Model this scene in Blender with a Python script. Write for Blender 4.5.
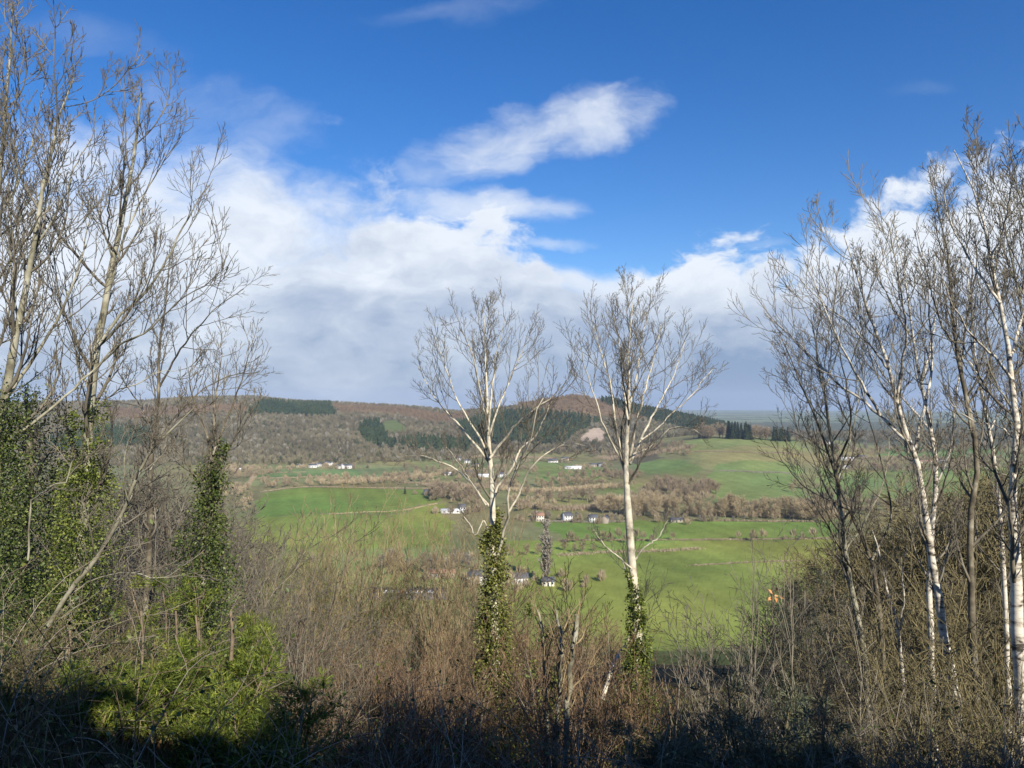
import bpy, math, random
import numpy as np

R_ = math.radians
F, HZ, EYE = 740.0, 405.0, 100.0            # focal length in pixels, horizon row, eye height above the valley floor
PITCH = math.atan((HZ - 384.0) / F)
SUN_AZ, SUN_EL = 26.0, 32.0                 # sun behind the viewer, to the right
EXPO = 0.55

sc = bpy.context.scene
for o in list(bpy.data.objects):
    bpy.data.objects.remove(o)
COL = sc.collection

# ------------------------------------------------------------------ camera, sky, sun, exposure
cd = bpy.data.cameras.new('camera'); cam = bpy.data.objects.new('camera', cd); COL.objects.link(cam)
cd.sensor_width = 36.0; cd.lens = F / 1024 * 36.0
cd.clip_start = 0.1; cd.clip_end = 60000
cam.location = (0, 0, EYE); cam.rotation_euler = (math.pi / 2 + PITCH, 0, 0)
sc.camera = cam
sc.view_settings.view_transform = 'Standard'; sc.view_settings.look = 'None'
sc.view_settings.gamma = 1.0; sc.view_settings.exposure = EXPO
sc.view_settings.use_curve_mapping = False
sc.render.engine = 'CYCLES'
sc.cycles.max_bounces = 6; sc.cycles.diffuse_bounces = 3; sc.cycles.glossy_bounces = 2
sc.cycles.transmission_bounces = 3; sc.cycles.volume_bounces = 0; sc.cycles.transparent_max_bounces = 6
sc.cycles.use_denoising = True; sc.cycles.denoiser = 'OPENIMAGEDENOISE'; sc.cycles.denoising_input_passes = 'RGB_ALBEDO_NORMAL'
sc.cycles.filter_width = 1.5

sl = bpy.data.lights.new('sun', 'SUN'); sun = bpy.data.objects.new('sun', sl); COL.objects.link(sun)
sl.energy = 5.0; sl.angle = R_(0.53); sl.color = (1.0, 0.93, 0.82)
# the light travels forward (+Y), to the left (-X) and down
ldir = np.array([-math.sin(R_(SUN_AZ)) * math.cos(R_(SUN_EL)), math.cos(R_(SUN_AZ)) * math.cos(R_(SUN_EL)), -math.sin(R_(SUN_EL))])
from mathutils import Vector
sun.rotation_euler = Vector(ldir).to_track_quat('-Z', 'Y').to_euler()
sun.location = (30, -60, 160)


class NT:
    """little helper for writing node trees"""
    def __init__(s, tree):
        s.t = tree; s.t.nodes.clear()

    def n(s, kind, **kw):
        nd = s.t.nodes.new(kind)
        for k, v in kw.items():
            setattr(nd, k, v)
        return nd

    def l(s, a, b):
        s.t.links.new(a, b)

    def put(s, sock, v):
        if isinstance(v, (int, float)):
            sock.default_value = v
        elif isinstance(v, (tuple, list)):
            sock.default_value = v
        else:
            s.l(v, sock)

    def m(s, op, a, b=None, c=None, clamp=False):
        nd = s.n('ShaderNodeMath', operation=op, use_clamp=clamp)
        for i, v in enumerate((a, b, c)):
            if v is not None:
                s.put(nd.inputs[i], v)
        return nd.outputs[0]

    def ss(s, x, lo, hi):
        nd = s.n('ShaderNodeMapRange', interpolation_type='SMOOTHSTEP')
        s.put(nd.inputs[0], x); s.put(nd.inputs[1], lo); s.put(nd.inputs[2], hi)
        nd.inputs[3].default_value = 0; nd.inputs[4].default_value = 1
        return nd.outputs[0]

    def mix(s, f, a, b, blend='MIX'):
        nd = s.n('ShaderNodeMix', data_type='RGBA', blend_type=blend)
        s.put(nd.inputs[0], f); s.put(nd.inputs[6], a); s.put(nd.inputs[7], b)
        return nd.outputs[2]

    def noise(s, vec, scale, detail=3, rough=0.5, lac=2.0, dist=0.0):
        nd = s.n('ShaderNodeTexNoise')
        if vec is not None:
            s.l(vec, nd.inputs['Vector'])
        nd.inputs['Scale'].default_value = scale; nd.inputs['Detail'].default_value = detail
        nd.inputs['Roughness'].default_value = rough; nd.inputs['Lacunarity'].default_value = lac
        nd.inputs['Distortion'].default_value = dist
        return nd

    def xyz(s, x, y, z):
        nd = s.n('ShaderNodeCombineXYZ')
        s.put(nd.inputs[0], x); s.put(nd.inputs[1], y); s.put(nd.inputs[2], z)
        return nd.outputs[0]


def c4(c):
    return (c[0], c[1], c[2], 1.0)


def build_world():
    w = bpy.data.worlds.new('World'); sc.world = w; w.use_nodes = True
    T = NT(w.node_tree)
    out = T.n('ShaderNodeOutputWorld')
    sky = T.n('ShaderNodeTexSky', sky_type='NISHITA', sun_disc=False)
    sky.sun_elevation = R_(SUN_EL); sky.sun_rotation = R_(180 - SUN_AZ)
    sky.altitude = 100; sky.air_density = 1.0; sky.dust_density = 0.2; sky.ozone_density = 3.0
    hs = T.n('ShaderNodeHueSaturation')
    hs.inputs['Saturation'].default_value = 1.36; hs.inputs['Value'].default_value = 0.98; hs.inputs['Hue'].default_value = 0.512
    T.l(sky.outputs[0], hs.inputs['Color'])
    bg = T.n('ShaderNodeBackground'); bg.inputs[1].default_value = 0.1
    T.l(hs.outputs[0], bg.inputs[0])
    tc = T.n('ShaderNodeTexCoord')
    sp = T.n('ShaderNodeSeparateXYZ'); T.l(tc.outputs['Generated'], sp.inputs[0])
    ay = T.m('MAXIMUM', T.m('ABSOLUTE', sp.outputs[1]), 0.12)
    u = T.m('DIVIDE', sp.outputs[0], ay); v = T.m('DIVIDE', sp.outputs[2], ay)
    p = T.xyz(u, T.m('MULTIPLY', v, 1.5), 3.7)
    wn = T.noise(p, 5.0, 5, 0.55)
    wsp = T.n('ShaderNodeSeparateColor'); T.l(wn.outputs['Color'], wsp.inputs[0])
    u2 = T.m('ADD', u, T.m('MULTIPLY', T.m('SUBTRACT', wsp.outputs[0], 0.5), 0.13))
    v2 = T.m('ADD', v, T.m('MULTIPLY', T.m('SUBTRACT', wsp.outputs[1], 0.5), 0.10))
    p2 = T.xyz(u2, T.m('MULTIPLY', v2, 1.7), 9.1)
    fb = T.noise(p2, 7.0, 9, 0.60).outputs['Fac']
    fbc = T.m('SUBTRACT', fb, 0.5)
    # the top of the cloud bank round the horizon
    fc = T.n('ShaderNodeFloatCurve'); cv = fc.mapping.curves[0]
    pts = [(-60, 170), (0, 130), (60, 95), (130, 85), (200, 108), (270, 128), (340, 150), (400, 176), (450, 204), (500, 214), (535, 236), (560, 256),
           (580, 262), (620, 256), (660, 248), (720, 254), (780, 250), (822, 216), (900, 196), (960, 182), (1060, 172)]
    xs = [((a - 512) / F + 0.8) / 1.6 for a, b in pts]; ys = [(HZ - b) / F / 0.6 for a, b in pts]
    cv.points[0].location = (0, 0.35); cv.points[1].location = (1, 0.5)
    for a, b in zip(xs, ys):
        cv.points.new(a, b)
    fc.mapping.update()
    T.l(T.m('DIVIDE', T.m('ADD', u2, 0.8), 1.6), fc.inputs['Value'])
    vtop = T.m('MULTIPLY', fc.outputs[0], 0.6)
    over = T.m('ADD', T.m('SUBTRACT', vtop, v2), T.m('MULTIPLY', fbc, 0.30))
    left = T.ss(u, -0.10, -0.30)
    width = T.m('ADD', 0.032, T.m('MULTIPLY', left, 0.13))
    bank = T.ss(over, -0.012, width)

    def blob(px, py, rx, ry, tilt, amp, soft):
        cu, cvv = (px - 512) / F, (HZ - py) / F
        du = T.m('SUBTRACT', u2, cu); dv = T.m('SUBTRACT', v2, cvv)
        ca, sa = math.cos(R_(tilt)), math.sin(R_(tilt))
        a = T.m('ADD', T.m('MULTIPLY', du, ca), T.m('MULTIPLY', dv, sa))
        b = T.m('SUBTRACT', T.m('MULTIPLY', dv, ca), T.m('MULTIPLY', du, sa))
        a = T.m('MULTIPLY', a, F / rx); b = T.m('MULTIPLY', b, F / ry)
        r2 = T.m('ADD', T.m('MULTIPLY', a, a), T.m('MULTIPLY', b, b))
        e = T.m('ADD', T.m('SUBTRACT', 1.0, r2), T.m('MULTIPLY', fbc, amp))
        return T.ss(e, 0.0, soft), b
    b1, bv = blob(540, 128, 132, 40, 14, 2.3, 1.1)
    b2, _ = blob(470, 205, 130, 24, -2, 3.0, 1.4)
    b3, _ = blob(566, 246, 34, 9, 4, 3.0, 1.6)
    b4, _ = blob(95, 40, 105, 20, -13, 2.4, 2.6)
    b5, _ = blob(440, 6, 90, 16, 3, 3.2, 3.0)
    b6, _ = blob(765, 250, 40, 8, -3, 3.0, 2.4)
    b7, _ = blob(935, 88, 34, 10, 3, 3.0, 3.5)
    b8, _ = blob(215, 118, 125, 46, -14, 3.2, 2.2)
    b9, _ = blob(440, 170, 45, 26, 20, 3.4, 2.2)
    b10, _ = blob(612, 290, 95, 30, 0, 1.6, 0.9)
    al = T.m('MAXIMUM', bank, b10)
    for b, k in ((b1, 0.85), (b2, 0.8), (b3, 0.6), (b4, 0.30), (b5, 0.30), (b6, 0.45), (b7, 0.15), (b8, 0.42), (b9, 0.6)):
        al = T.m('MAXIMUM', al, T.m('MULTIPLY', b, k))
    # cloud body: white where the top is lit, blue-grey towards the base
    ln = T.noise(T.xyz(u2, T.m('MULTIPLY', v2, 2.4), 1.3), 4.2, 7, 0.58).outputs['Fac']
    ln = T.m('ADD', ln, T.m('MULTIPLY', T.m('SUBTRACT', T.noise(p2, 13.0, 8, 0.62).outputs['Fac'], 0.5), 0.45))
    depth = T.m('SUBTRACT', vtop, v2)
    base = T.ss(v2, 0.22, 0.015)
    rgt = T.ss(u, -0.05, 0.22)
    dk = T.m('ADD', T.m('MULTIPLY', base, T.m('ADD', 0.62, T.m('MULTIPLY', rgt, 0.36))), T.m('MULTIPLY', T.m('SUBTRACT', ln, 0.46), 1.9), None, True)
    lit = T.ss(T.m('ADD', depth, T.m('MULTIPLY', fbc, 0.12)), 0.075, 0.0)
    dk = T.m('MULTIPLY', dk, T.m('SUBTRACT', 1.0, T.m('MULTIPLY', lit, 0.8)))
    colr = T.n('ShaderNodeValToRGB')
    el = colr.color_ramp.elements
    el[0].position = 0.0; el[0].color = (0.62, 0.655, 0.70, 1)
    el[1].position = 1.0; el[1].color = (0.165, 0.23, 0.36, 1)
    e = el.new(0.5); e.color = (0.37, 0.42, 0.51, 1)
    T.l(dk, colr.inputs[0])
    bg2 = T.n('ShaderNodeBackground'); bg2.inputs[1].default_value = 1.0
    T.l(colr.outputs[0], bg2.inputs[0])
    ms = T.n('ShaderNodeMixShader')
    T.l(T.m('MULTIPLY', al, 0.95), ms.inputs[0]); T.l(bg.outputs[0], ms.inputs[1]); T.l(bg2.outputs[0], ms.inputs[2])
    T.l(ms.outputs[0], out.inputs[0])
    w.cycles.sampling_method = 'MANUAL'; w.cycles.sample_map_resolution = 512


build_world()

rng = np.random.default_rng(11)
rnd = random.Random(5)


# ------------------------------------------------------------------ materials
def mat(name, cols, scale=1.0, rough=0.9, detail=4, bump=0.0, stretch=(1, 1, 1), spec=0.2, pos=(0.35, 0.65), island=0.0, coords='Object', trans=0.0):
    """noise-mixed colours; island = how far each loose leaf varies from the next"""
    m = bpy.data.materials.new(name); m.use_nodes = True
    T = NT(m.node_tree)
    out = T.n('ShaderNodeOutputMaterial'); b = T.n('ShaderNodeBsdfPrincipled')
    b.inputs['Roughness'].default_value = rough; b.inputs['Specular IOR Level'].default_value = spec
    tc = T.n('ShaderNodeTexCoord')
    mp = T.n('ShaderNodeMapping'); mp.inputs['Scale'].default_value = stretch
    T.l(tc.outputs[coords], mp.inputs[0])
    ns = T.noise(mp.outputs[0], scale, detail, 0.6)
    rp = T.n('ShaderNodeValToRGB'); el = rp.color_ramp.elements
    el[0].position = pos[0]; el[1].position = pos[1]
    el[0].color = c4(cols[0]); el[1].color = c4(cols[-1])
    for i, c in enumerate(cols[1:-1]):
        e = el.new(pos[0] + (pos[1] - pos[0]) * (i + 1) / (len(cols) - 1)); e.color = c4(c)
    fac = ns.outputs['Fac']
    if island:
        g = T.n('ShaderNodeNewGeometry')
        fac = T.m('ADD', T.m('MULTIPLY', fac, 1 - island), T.m('MULTIPLY', g.outputs['Random Per Island'], island))
    T.l(fac, rp.inputs[0]); T.l(rp.outputs[0], b.inputs['Base Color'])
    if bump:
        bp = T.n('ShaderNodeBump'); bp.inputs['Strength'].default_value = bump; bp.inputs['Distance'].default_value = 0.02
        T.l(ns.outputs['Fac'], bp.inputs['Height']); T.l(bp.outputs[0], b.inputs['Normal'])
    if trans:
        tr = T.n('ShaderNodeBsdfTranslucent'); T.l(rp.outputs[0], tr.inputs[0])
        mx = T.n('ShaderNodeMixShader'); mx.inputs[0].default_value = trans
        T.l(b.outputs[0], mx.inputs[1]); T.l(tr.outputs[0], mx.inputs[2]); T.l(mx.outputs[0], out.inputs[0])
    else:
        T.l(b.outputs[0], out.inputs[0])
    return m


def mat_attr(name, rough=0.95, var=0.25, scale=0.02, sc2=0.3):
    """base colour from the 'tint' attribute, broken up by noise"""
    m = bpy.data.materials.new(name); m.use_nodes = True
    T = NT(m.node_tree)
    out = T.n('ShaderNodeOutputMaterial'); b = T.n('ShaderNodeBsdfPrincipled')
    b.inputs['Roughness'].default_value = rough; b.inputs['Specular IOR Level'].default_value = 0.05
    a = T.n('ShaderNodeAttribute', attribute_name='tint')
    g = T.n('ShaderNodeNewGeometry')
    n1 = T.noise(g.outputs['Position'], scale, 6, 0.65).outputs['Fac']
    n2 = T.noise(g.outputs['Position'], sc2, 4, 0.65).outputs['Fac']
    k = T.m('ADD', T.m('MULTIPLY', T.m('SUBTRACT', n1, 0.5), var * 3.2), T.m('MULTIPLY', T.m('SUBTRACT', n2, 0.5), var * 1.6))
    k = T.m('ADD', k, 1.0)
    mul = T.n('ShaderNodeVectorMath', operation='SCALE'); T.l(a.outputs['Color'], mul.inputs[0]); T.l(k, mul.inputs['Scale'])
    T.l(mul.outputs[0], b.inputs['Base Color']); T.l(b.outputs[0], out.inputs[0])
    return m


M = {}
M['birch'] = mat('birch_bark', [(0.07, 0.06, 0.05), (0.50, 0.45, 0.36), (0.68, 0.63, 0.52)], 5.0, 0.85, 5, 0.4, (1, 1, 2.6), pos=(0.36, 0.60))
M['pale'] = mat('pale_bark', [(0.22, 0.19, 0.13), (0.52, 0.47, 0.35), (0.62, 0.57, 0.44)], 4.0, 0.85, 5, 0.4, (1, 1, 1.6), pos=(0.30, 0.62))
M['lichen'] = mat('lichen_bark', [(0.10, 0.09, 0.065), (0.24, 0.225, 0.155), (0.42, 0.40, 0.31)], 3.5, 0.9, 5, 0.5, pos=(0.33, 0.66))
M['dark_bark'] = mat('dark_bark', [(0.06, 0.05, 0.036), (0.17, 0.145, 0.10), (0.36, 0.33, 0.25)], 3.5, 0.9, 5, 0.5, pos=(0.36, 0.70))
M['twig'] = mat('twig_bark', [(0.10, 0.088, 0.066), (0.22, 0.195, 0.145)], 2.0, 0.85, 3)
M['twig_pale'] = mat('pale_twig_bark', [(0.15, 0.13, 0.095), (0.31, 0.275, 0.205)], 2.0, 0.85, 3)
M['twig_tan'] = mat('tan_twig_bark', [(0.20, 0.15, 0.08), (0.38, 0.30, 0.165)], 1.2, 0.85, 3, island=0.4)
M['twig_red'] = mat('reddish_twig_bark', [(0.085, 0.055, 0.034), (0.29, 0.195, 0.115)], 1.2, 0.85, 3, island=0.4)
M['twig_olive'] = mat('olive_twig_bark', [(0.085, 0.072, 0.036), (0.28, 0.235, 0.12)], 1.2, 0.85, 3, island=0.4)
M['twig_yellow'] = mat('yellow_green_twig_bark', [(0.13, 0.14, 0.04), (0.27, 0.27, 0.10)], 1.2, 0.85, 3, island=0.4)
M['bramble'] = mat('bramble_stem', [(0.10, 0.075, 0.045), (0.20, 0.15, 0.10), (0.34, 0.29, 0.22)], 0.8, 0.85, 3, island=0.5)
M['ivy'] = mat('ivy_leaf', [(0.040, 0.060, 0.010), (0.105, 0.140, 0.022), (0.23, 0.25, 0.05)], 2.5, 0.5, 3, spec=0.4, island=0.6, pos=(0.2, 0.8), trans=0.15)
M['ivy_dark'] = mat('dark_ivy_leaf', [(0.025, 0.042, 0.008), (0.065, 0.098, 0.018), (0.19, 0.21, 0.05)], 2.5, 0.5, 3, spec=0.4, island=0.6, pos=(0.2, 0.85), trans=0.12)
M['ivy_olive'] = mat('olive_ivy_leaf', [(0.050, 0.060, 0.012), (0.135, 0.150, 0.028), (0.27, 0.27, 0.07)], 2.5, 0.5, 3, spec=0.4, island=0.6, pos=(0.2, 0.8), trans=0.12)
M['cypress'] = mat('cypress_spray', [(0.035, 0.055, 0.010), (0.120, 0.165, 0.024), (0.29, 0.31, 0.05)], 1.2, 0.6, 3, spec=0.25, island=0.45, pos=(0.25, 0.75), trans=0.18)
M['evergreen'] = mat('grey_green_leaf', [(0.050, 0.060, 0.028), (0.10, 0.115, 0.058), (0.22, 0.225, 0.14)], 1.5, 0.5, 3, spec=0.35, island=0.6, pos=(0.2, 0.85), trans=0.1)
M['deadleaf'] = mat('dead_leaf', [(0.10, 0.055, 0.025), (0.22, 0.13, 0.06), (0.32, 0.22, 0.12)], 2.0, 0.9, 3, island=0.7, pos=(0.2, 0.8))
M['orange_leaf'] = mat('orange_leaf', [(0.45, 0.18, 0.05), (0.6, 0.32, 0.14)], 2.0, 0.8, 3, island=0.5)
M['grassblade'] = mat('rough_grass', [(0.035, 0.045, 0.012), (0.10, 0.105, 0.03), (0.24, 0.20, 0.09)], 0.5, 0.8, 3, island=0.6, pos=(0.2, 0.8))
M['cutstem'] = mat('topped_stem', [(0.13, 0.10, 0.065), (0.26, 0.20, 0.13)], 6.0, 0.9, 4, 0.3)
M['midtwig_tan'] = mat('far_tan_twigs', [(0.33, 0.26, 0.155), (0.48, 0.385, 0.24)], 0.25, 0.95, 3, island=0.3)
M['midtwig_brown'] = mat('far_brown_twigs', [(0.26, 0.20, 0.135), (0.38, 0.305, 0.205)], 0.25, 0.95, 3, island=0.3)
M['midtwig_grey'] = mat('far_grey_twigs', [(0.22, 0.195, 0.155), (0.34, 0.305, 0.25)], 0.25, 0.95, 3, island=0.3)
M['conifer'] = mat('far_conifer_needles', [(0.018, 0.035, 0.016), (0.045, 0.070, 0.028)], 0.3, 0.9, 3, island=0.4)
M['fartrunk'] = mat('far_trunk', [(0.08, 0.065, 0.045), (0.16, 0.13, 0.09)], 1.0, 0.95, 3)
M['ground'] = mat_attr('ground', 0.95, 0.32, 0.016, 0.16)
M['wood'] = mat_attr('wood_canopy', 0.95, 0.20, 0.012, 0.2)
M['render_white'] = mat('white_render', [(0.46, 0.45, 0.42), (0.64, 0.63, 0.60)], 1.0, 0.8, 3)
M['render_cream'] = mat('cream_render', [(0.55, 0.49, 0.38), (0.66, 0.60, 0.48)], 1.0, 0.8, 3)
M['stone'] = mat('house_stone', [(0.20, 0.17, 0.13), (0.36, 0.31, 0.24)], 3.0, 0.9, 4, 0.3)
M['slate'] = mat('slate_roof', [(0.07, 0.075, 0.085), (0.13, 0.135, 0.15)], 2.0, 0.6, 4)
M['tile'] = mat('tile_roof', [(0.24, 0.13, 0.085), (0.36, 0.22, 0.15)], 2.0, 0.8, 4)
M['sheet'] = mat('pale_sheet_roof', [(0.55, 0.56, 0.57), (0.70, 0.71, 0.72)], 1.0, 0.5, 3)
M['pane'] = mat('window_glass', [(0.02, 0.025, 0.03), (0.05, 0.055, 0.06)], 1.0, 0.15, 2, spec=0.5)
M['doorpaint'] = mat('door_paint', [(0.05, 0.07, 0.06), (0.09, 0.11, 0.10)], 1.0, 0.5, 2)
M['tyre'] = mat('tyre_rubber', [(0.015, 0.015, 0.016), (0.03, 0.03, 0.03)], 4.0, 0.9, 2)
M['tarmac'] = mat('car_park_tarmac', [(0.10, 0.095, 0.085), (0.16, 0.15, 0.135)], 0.5, 0.9, 4)
for k, c in (('white', (0.75, 0.75, 0.74)), ('red', (0.45, 0.03, 0.025)), ('silver', (0.45, 0.46, 0.48)), ('black', (0.02, 0.02, 0.022)), ('blue', (0.04, 0.09, 0.25))):
    M['paint_' + k] = mat('car_paint_' + k, [tuple(x * 0.95 for x in c), c], 2.0, 0.25, 2, spec=0.5)


# ------------------------------------------------------------------ tags and mesh helpers
def tag(o, label=None, cat=None, group=None, kind=None):
    if label: o['label'] = label
    if cat: o['category'] = cat
    if group: o['group'] = group
    if kind: o['kind'] = kind
    return o


def empty(name, loc=(0, 0, 0), rz=0.0):
    o = bpy.data.objects.new(name, None); COL.objects.link(o)
    o.location = loc; o.rotation_euler = (0, 0, rz); o.empty_display_size = 0.2
    return o


def mesh_np(name, V, Fq, m, parent=None, smooth=False, tint=None):
    """V (n,3); Fq an int array (k,3) or (k,4), or a list of such arrays"""
    fl = Fq if isinstance(Fq, list) else [Fq]
    fl = [f for f in fl if len(f)]
    me = bpy.data.meshes.new(name)
    me.vertices.add(len(V)); me.vertices.foreach_set('co', np.ascontiguousarray(V, dtype=np.float32).ravel())
    loops = np.concatenate([f.ravel() for f in fl]).astype(np.int32)
    cnt = np.concatenate([np.full(len(f), f.shape[1]) for f in fl]).astype(np.int32)
    st = np.concatenate([[0], np.cumsum(cnt)[:-1]]).astype(np.int32)
    me.loops.add(len(loops)); me.loops.foreach_set('vertex_index', loops)
    me.polygons.add(len(cnt)); me.polygons.foreach_set('loop_start', st); me.polygons.foreach_set('loop_total', cnt)
    if smooth:
        me.polygons.foreach_set('use_smooth', np.ones(len(cnt), dtype=bool))
    if tint is not None:
        at = me.color_attributes.new('tint', 'FLOAT_COLOR', 'POINT')
        t = np.ones((len(V), 4), dtype=np.float32); t[:, :3] = tint
        at.data.foreach_set('color', t.ravel())
    me.update(calc_edges=True)
    me.materials.append(m)
    o = bpy.data.objects.new(name, me); COL.objects.link(o)
    if parent is not None:
        o.parent = parent
    return o


def norm(a):
    return a / np.maximum(np.linalg.norm(a, axis=-1, keepdims=True), 1e-9)


def frames(D):
    ref = np.where(np.abs(D[..., 2:3]) > 0.9, np.array([1.0, 0.13, 0.0]), np.array([0.05, 0.1, 1.0]))
    a = norm(np.cross(D, ref)); b = np.cross(D, a)
    return a, b


class Tubes:
    """bundles of tapering tubes, written out as ONE mesh"""
    def __init__(s):
        s.V = []; s.F = []; s.n = 0

    def add(s, P, R, sides=3):
        P = np.asarray(P, float); R = np.asarray(R, float)
        if P.ndim == 2:
            P = P[None]; R = R[None]
        m, n = P.shape[:2]
        if m == 0:
            return
        Tn = norm(np.gradient(P, axis=1))
        mean = norm(P[:, -1] - P[:, 0])
        a0, _ = frames(mean)
        a = norm(np.cross(Tn, a0[:, None, :] + 0 * Tn)); b = np.cross(Tn, a)
        th = np.arange(sides) * 2 * np.pi / sides
        ring = (a[:, :, None, :] * np.cos(th)[None, None, :, None] + b[:, :, None, :] * np.sin(th)[None, None, :, None])
        V = P[:, :, None, :] + ring * R[:, :, None, None]
        idx = (np.arange(m)[:, None, None] * n + np.arange(n - 1)[None, :, None]) * sides
        j = np.arange(sides)[None, None, :]; j2 = (j + 1) % sides
        f = np.stack([idx + j, idx + j2, idx + sides + j2, idx + sides + j], -1).reshape(-1, 4)
        s.V.append(V.reshape(-1, 3)); s.F.append(f + s.n); s.n += m * n * sides

    def build(s, name, m, parent=None, origin=None):
        V = np.concatenate(s.V)
        if origin is not None:
            V = V - np.asarray(origin)[None]
        return mesh_np(name, V, np.concatenate(s.F), m, parent, True)


class Leaves:
    """loose leaves, each a small folded blade"""
    def __init__(s):
        s.V = []; s.F = []; s.n = 0

    def add(s, C, D, L, W, fold=0.25, up=None):
        k = len(C)
        if k == 0:
            return
        D = norm(D)
        a, b = frames(D)
        ph = rng.uniform(0, 2 * np.pi, k)[:, None]
        S = a * np.cos(ph) + b * np.sin(ph)
        if up is not None:                      # blades lying across a given normal
            S = norm(np.cross(D, up + rng.normal(0, 0.35, (k, 3))))
        Nn = np.cross(D, S)
        L = np.broadcast_to(np.asarray(L, float), (k,))[:, None]; W = np.broadcast_to(np.asarray(W, float), (k,))[:, None]
        v0 = C; v1 = C + D * L * 0.45 + S * W * 0.5 + Nn * W * fold
        v2 = C + D * L; v3 = C + D * L * 0.45 - S * W * 0.5 + Nn * W * fold
        s.V.append(np.stack([v0, v1, v2, v3], 1).reshape(-1, 3))
        i = np.arange(k)[:, None] * 4
        s.F.append(np.concatenate([i + np.array([[0, 1, 2]]), i + np.array([[0, 2, 3]])]) + s.n); s.n += 4 * k

    def build(s, name, m, parent=None, origin=None):
        V = np.concatenate(s.V)
        if origin is not None:
            V = V - np.asarray(origin)[None]
        return mesh_np(name, V, np.concatenate(s.F), m, parent, False)


def plen(P):
    return np.linalg.norm(np.diff(P, axis=1), axis=2).sum(1)


def spawn(P, R, k, t0, t1, ang, L, up=0.1, wig=0.12, n=4, rf=0.6, rmin=0.003, shape=0.5, angj=0.25, rtip=None):
    """k children on every polyline: L is a length (number or one per parent) that shrinks by `shape` towards the parent's tip"""
    m, npt = P.shape[:2]
    t = t0 + (t1 - t0) * ((np.arange(k)[None] + rng.uniform(0, 1, (m, k))) / k)
    f = t * (npt - 1); i = np.clip(np.floor(f).astype(int), 0, npt - 2); fr = (f - i)[..., None]
    mi = np.arange(m)[:, None]
    pos = P[mi, i] * (1 - fr) + P[mi, i + 1] * fr
    tan = norm(P[mi, i + 1] - P[mi, i])
    rad = R[mi, i] * (1 - fr[..., 0]) + R[mi, i + 1] * fr[..., 0]
    a, b = frames(tan)
    az = rng.uniform(0, 6.28, (m, 1)) + np.arange(k)[None] * 2.4 + rng.normal(0, 0.4, (m, k))
    an = ang * (1 + rng.normal(0, angj, (m, k)))
    d = norm(tan * np.cos(an)[..., None] + np.sin(an)[..., None] * (a * np.cos(az)[..., None] + b * np.sin(az)[..., None]))
    Ln = np.broadcast_to(np.asarray(L, float).reshape(-1, 1) if np.ndim(L) else float(L), (m, k))
    Ln = Ln * (1 - shape * (t - t0) / max(t1 - t0, 1e-6)) * rng.uniform(0.6, 1.25, (m, k))
    pos = pos.reshape(-1, 3); d = d.reshape(-1, 3); Ln = Ln.reshape(-1); rad = rad.reshape(-1)
    C = np.empty((m * k, n, 3)); C[:, 0] = pos
    step = Ln / (n - 1)
    for q in range(1, n):
        C[:, q] = C[:, q - 1] + d * step[:, None]
        d = norm(d + np.array([0, 0, up]) + rng.normal(0, wig, d.shape))
    r0 = np.maximum(np.minimum(rad * rf, rad * 0.9), rmin)
    rt = rmin if rtip is None else rtip
    Rr = r0[:, None] + (np.minimum(rt, r0) - r0)[:, None] * np.linspace(0, 1, n)[None] ** 0.8
    return C, Rr


def curve(pts, n):
    """smooth polyline through the given points (Catmull-Rom), n points spread by length"""
    p = np.asarray(pts, float)
    if len(p) == 2:
        return p[0] + (p[1] - p[0]) * np.linspace(0, 1, n)[:, None]
    q = np.vstack([2 * p[0] - p[1], p, 2 * p[-1] - p[-2]])
    out = []
    for i in range(1, len(q) - 2):
        t = np.linspace(0, 1, 12, endpoint=False)[:, None]
        out.append(0.5 * ((2 * q[i]) + (-q[i - 1] + q[i + 1]) * t + (2 * q[i - 1] - 5 * q[i] + 4 * q[i + 1] - q[i + 2]) * t * t + (-q[i - 1] + 3 * q[i] - 3 * q[i + 1] + q[i + 2]) * t ** 3))
    out = np.vstack(out + [p[-1:]])
    s = np.concatenate([[0], np.cumsum(np.linalg.norm(np.diff(out, axis=0), axis=1))])
    g = np.linspace(0, s[-1], n)
    return np.stack([np.interp(g, s, out[:, k]) for k in range(3)], 1)


# ------------------------------------------------------------------ the lie of the land
def sstep(t):
    t = np.clip(t, 0, 1); return t * t * (3 - 2 * t)


def wob(X, Y, s, seed):
    return (np.sin(X / s + seed) * np.cos(Y / s * 1.13 + seed * 1.7) + 0.5 * np.sin(X / s * 2.3 + Y / s * 1.1 + seed * 3.1) + 0.3 * np.cos(X / s * 4.1 - Y / s * 3.7 + seed))


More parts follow.
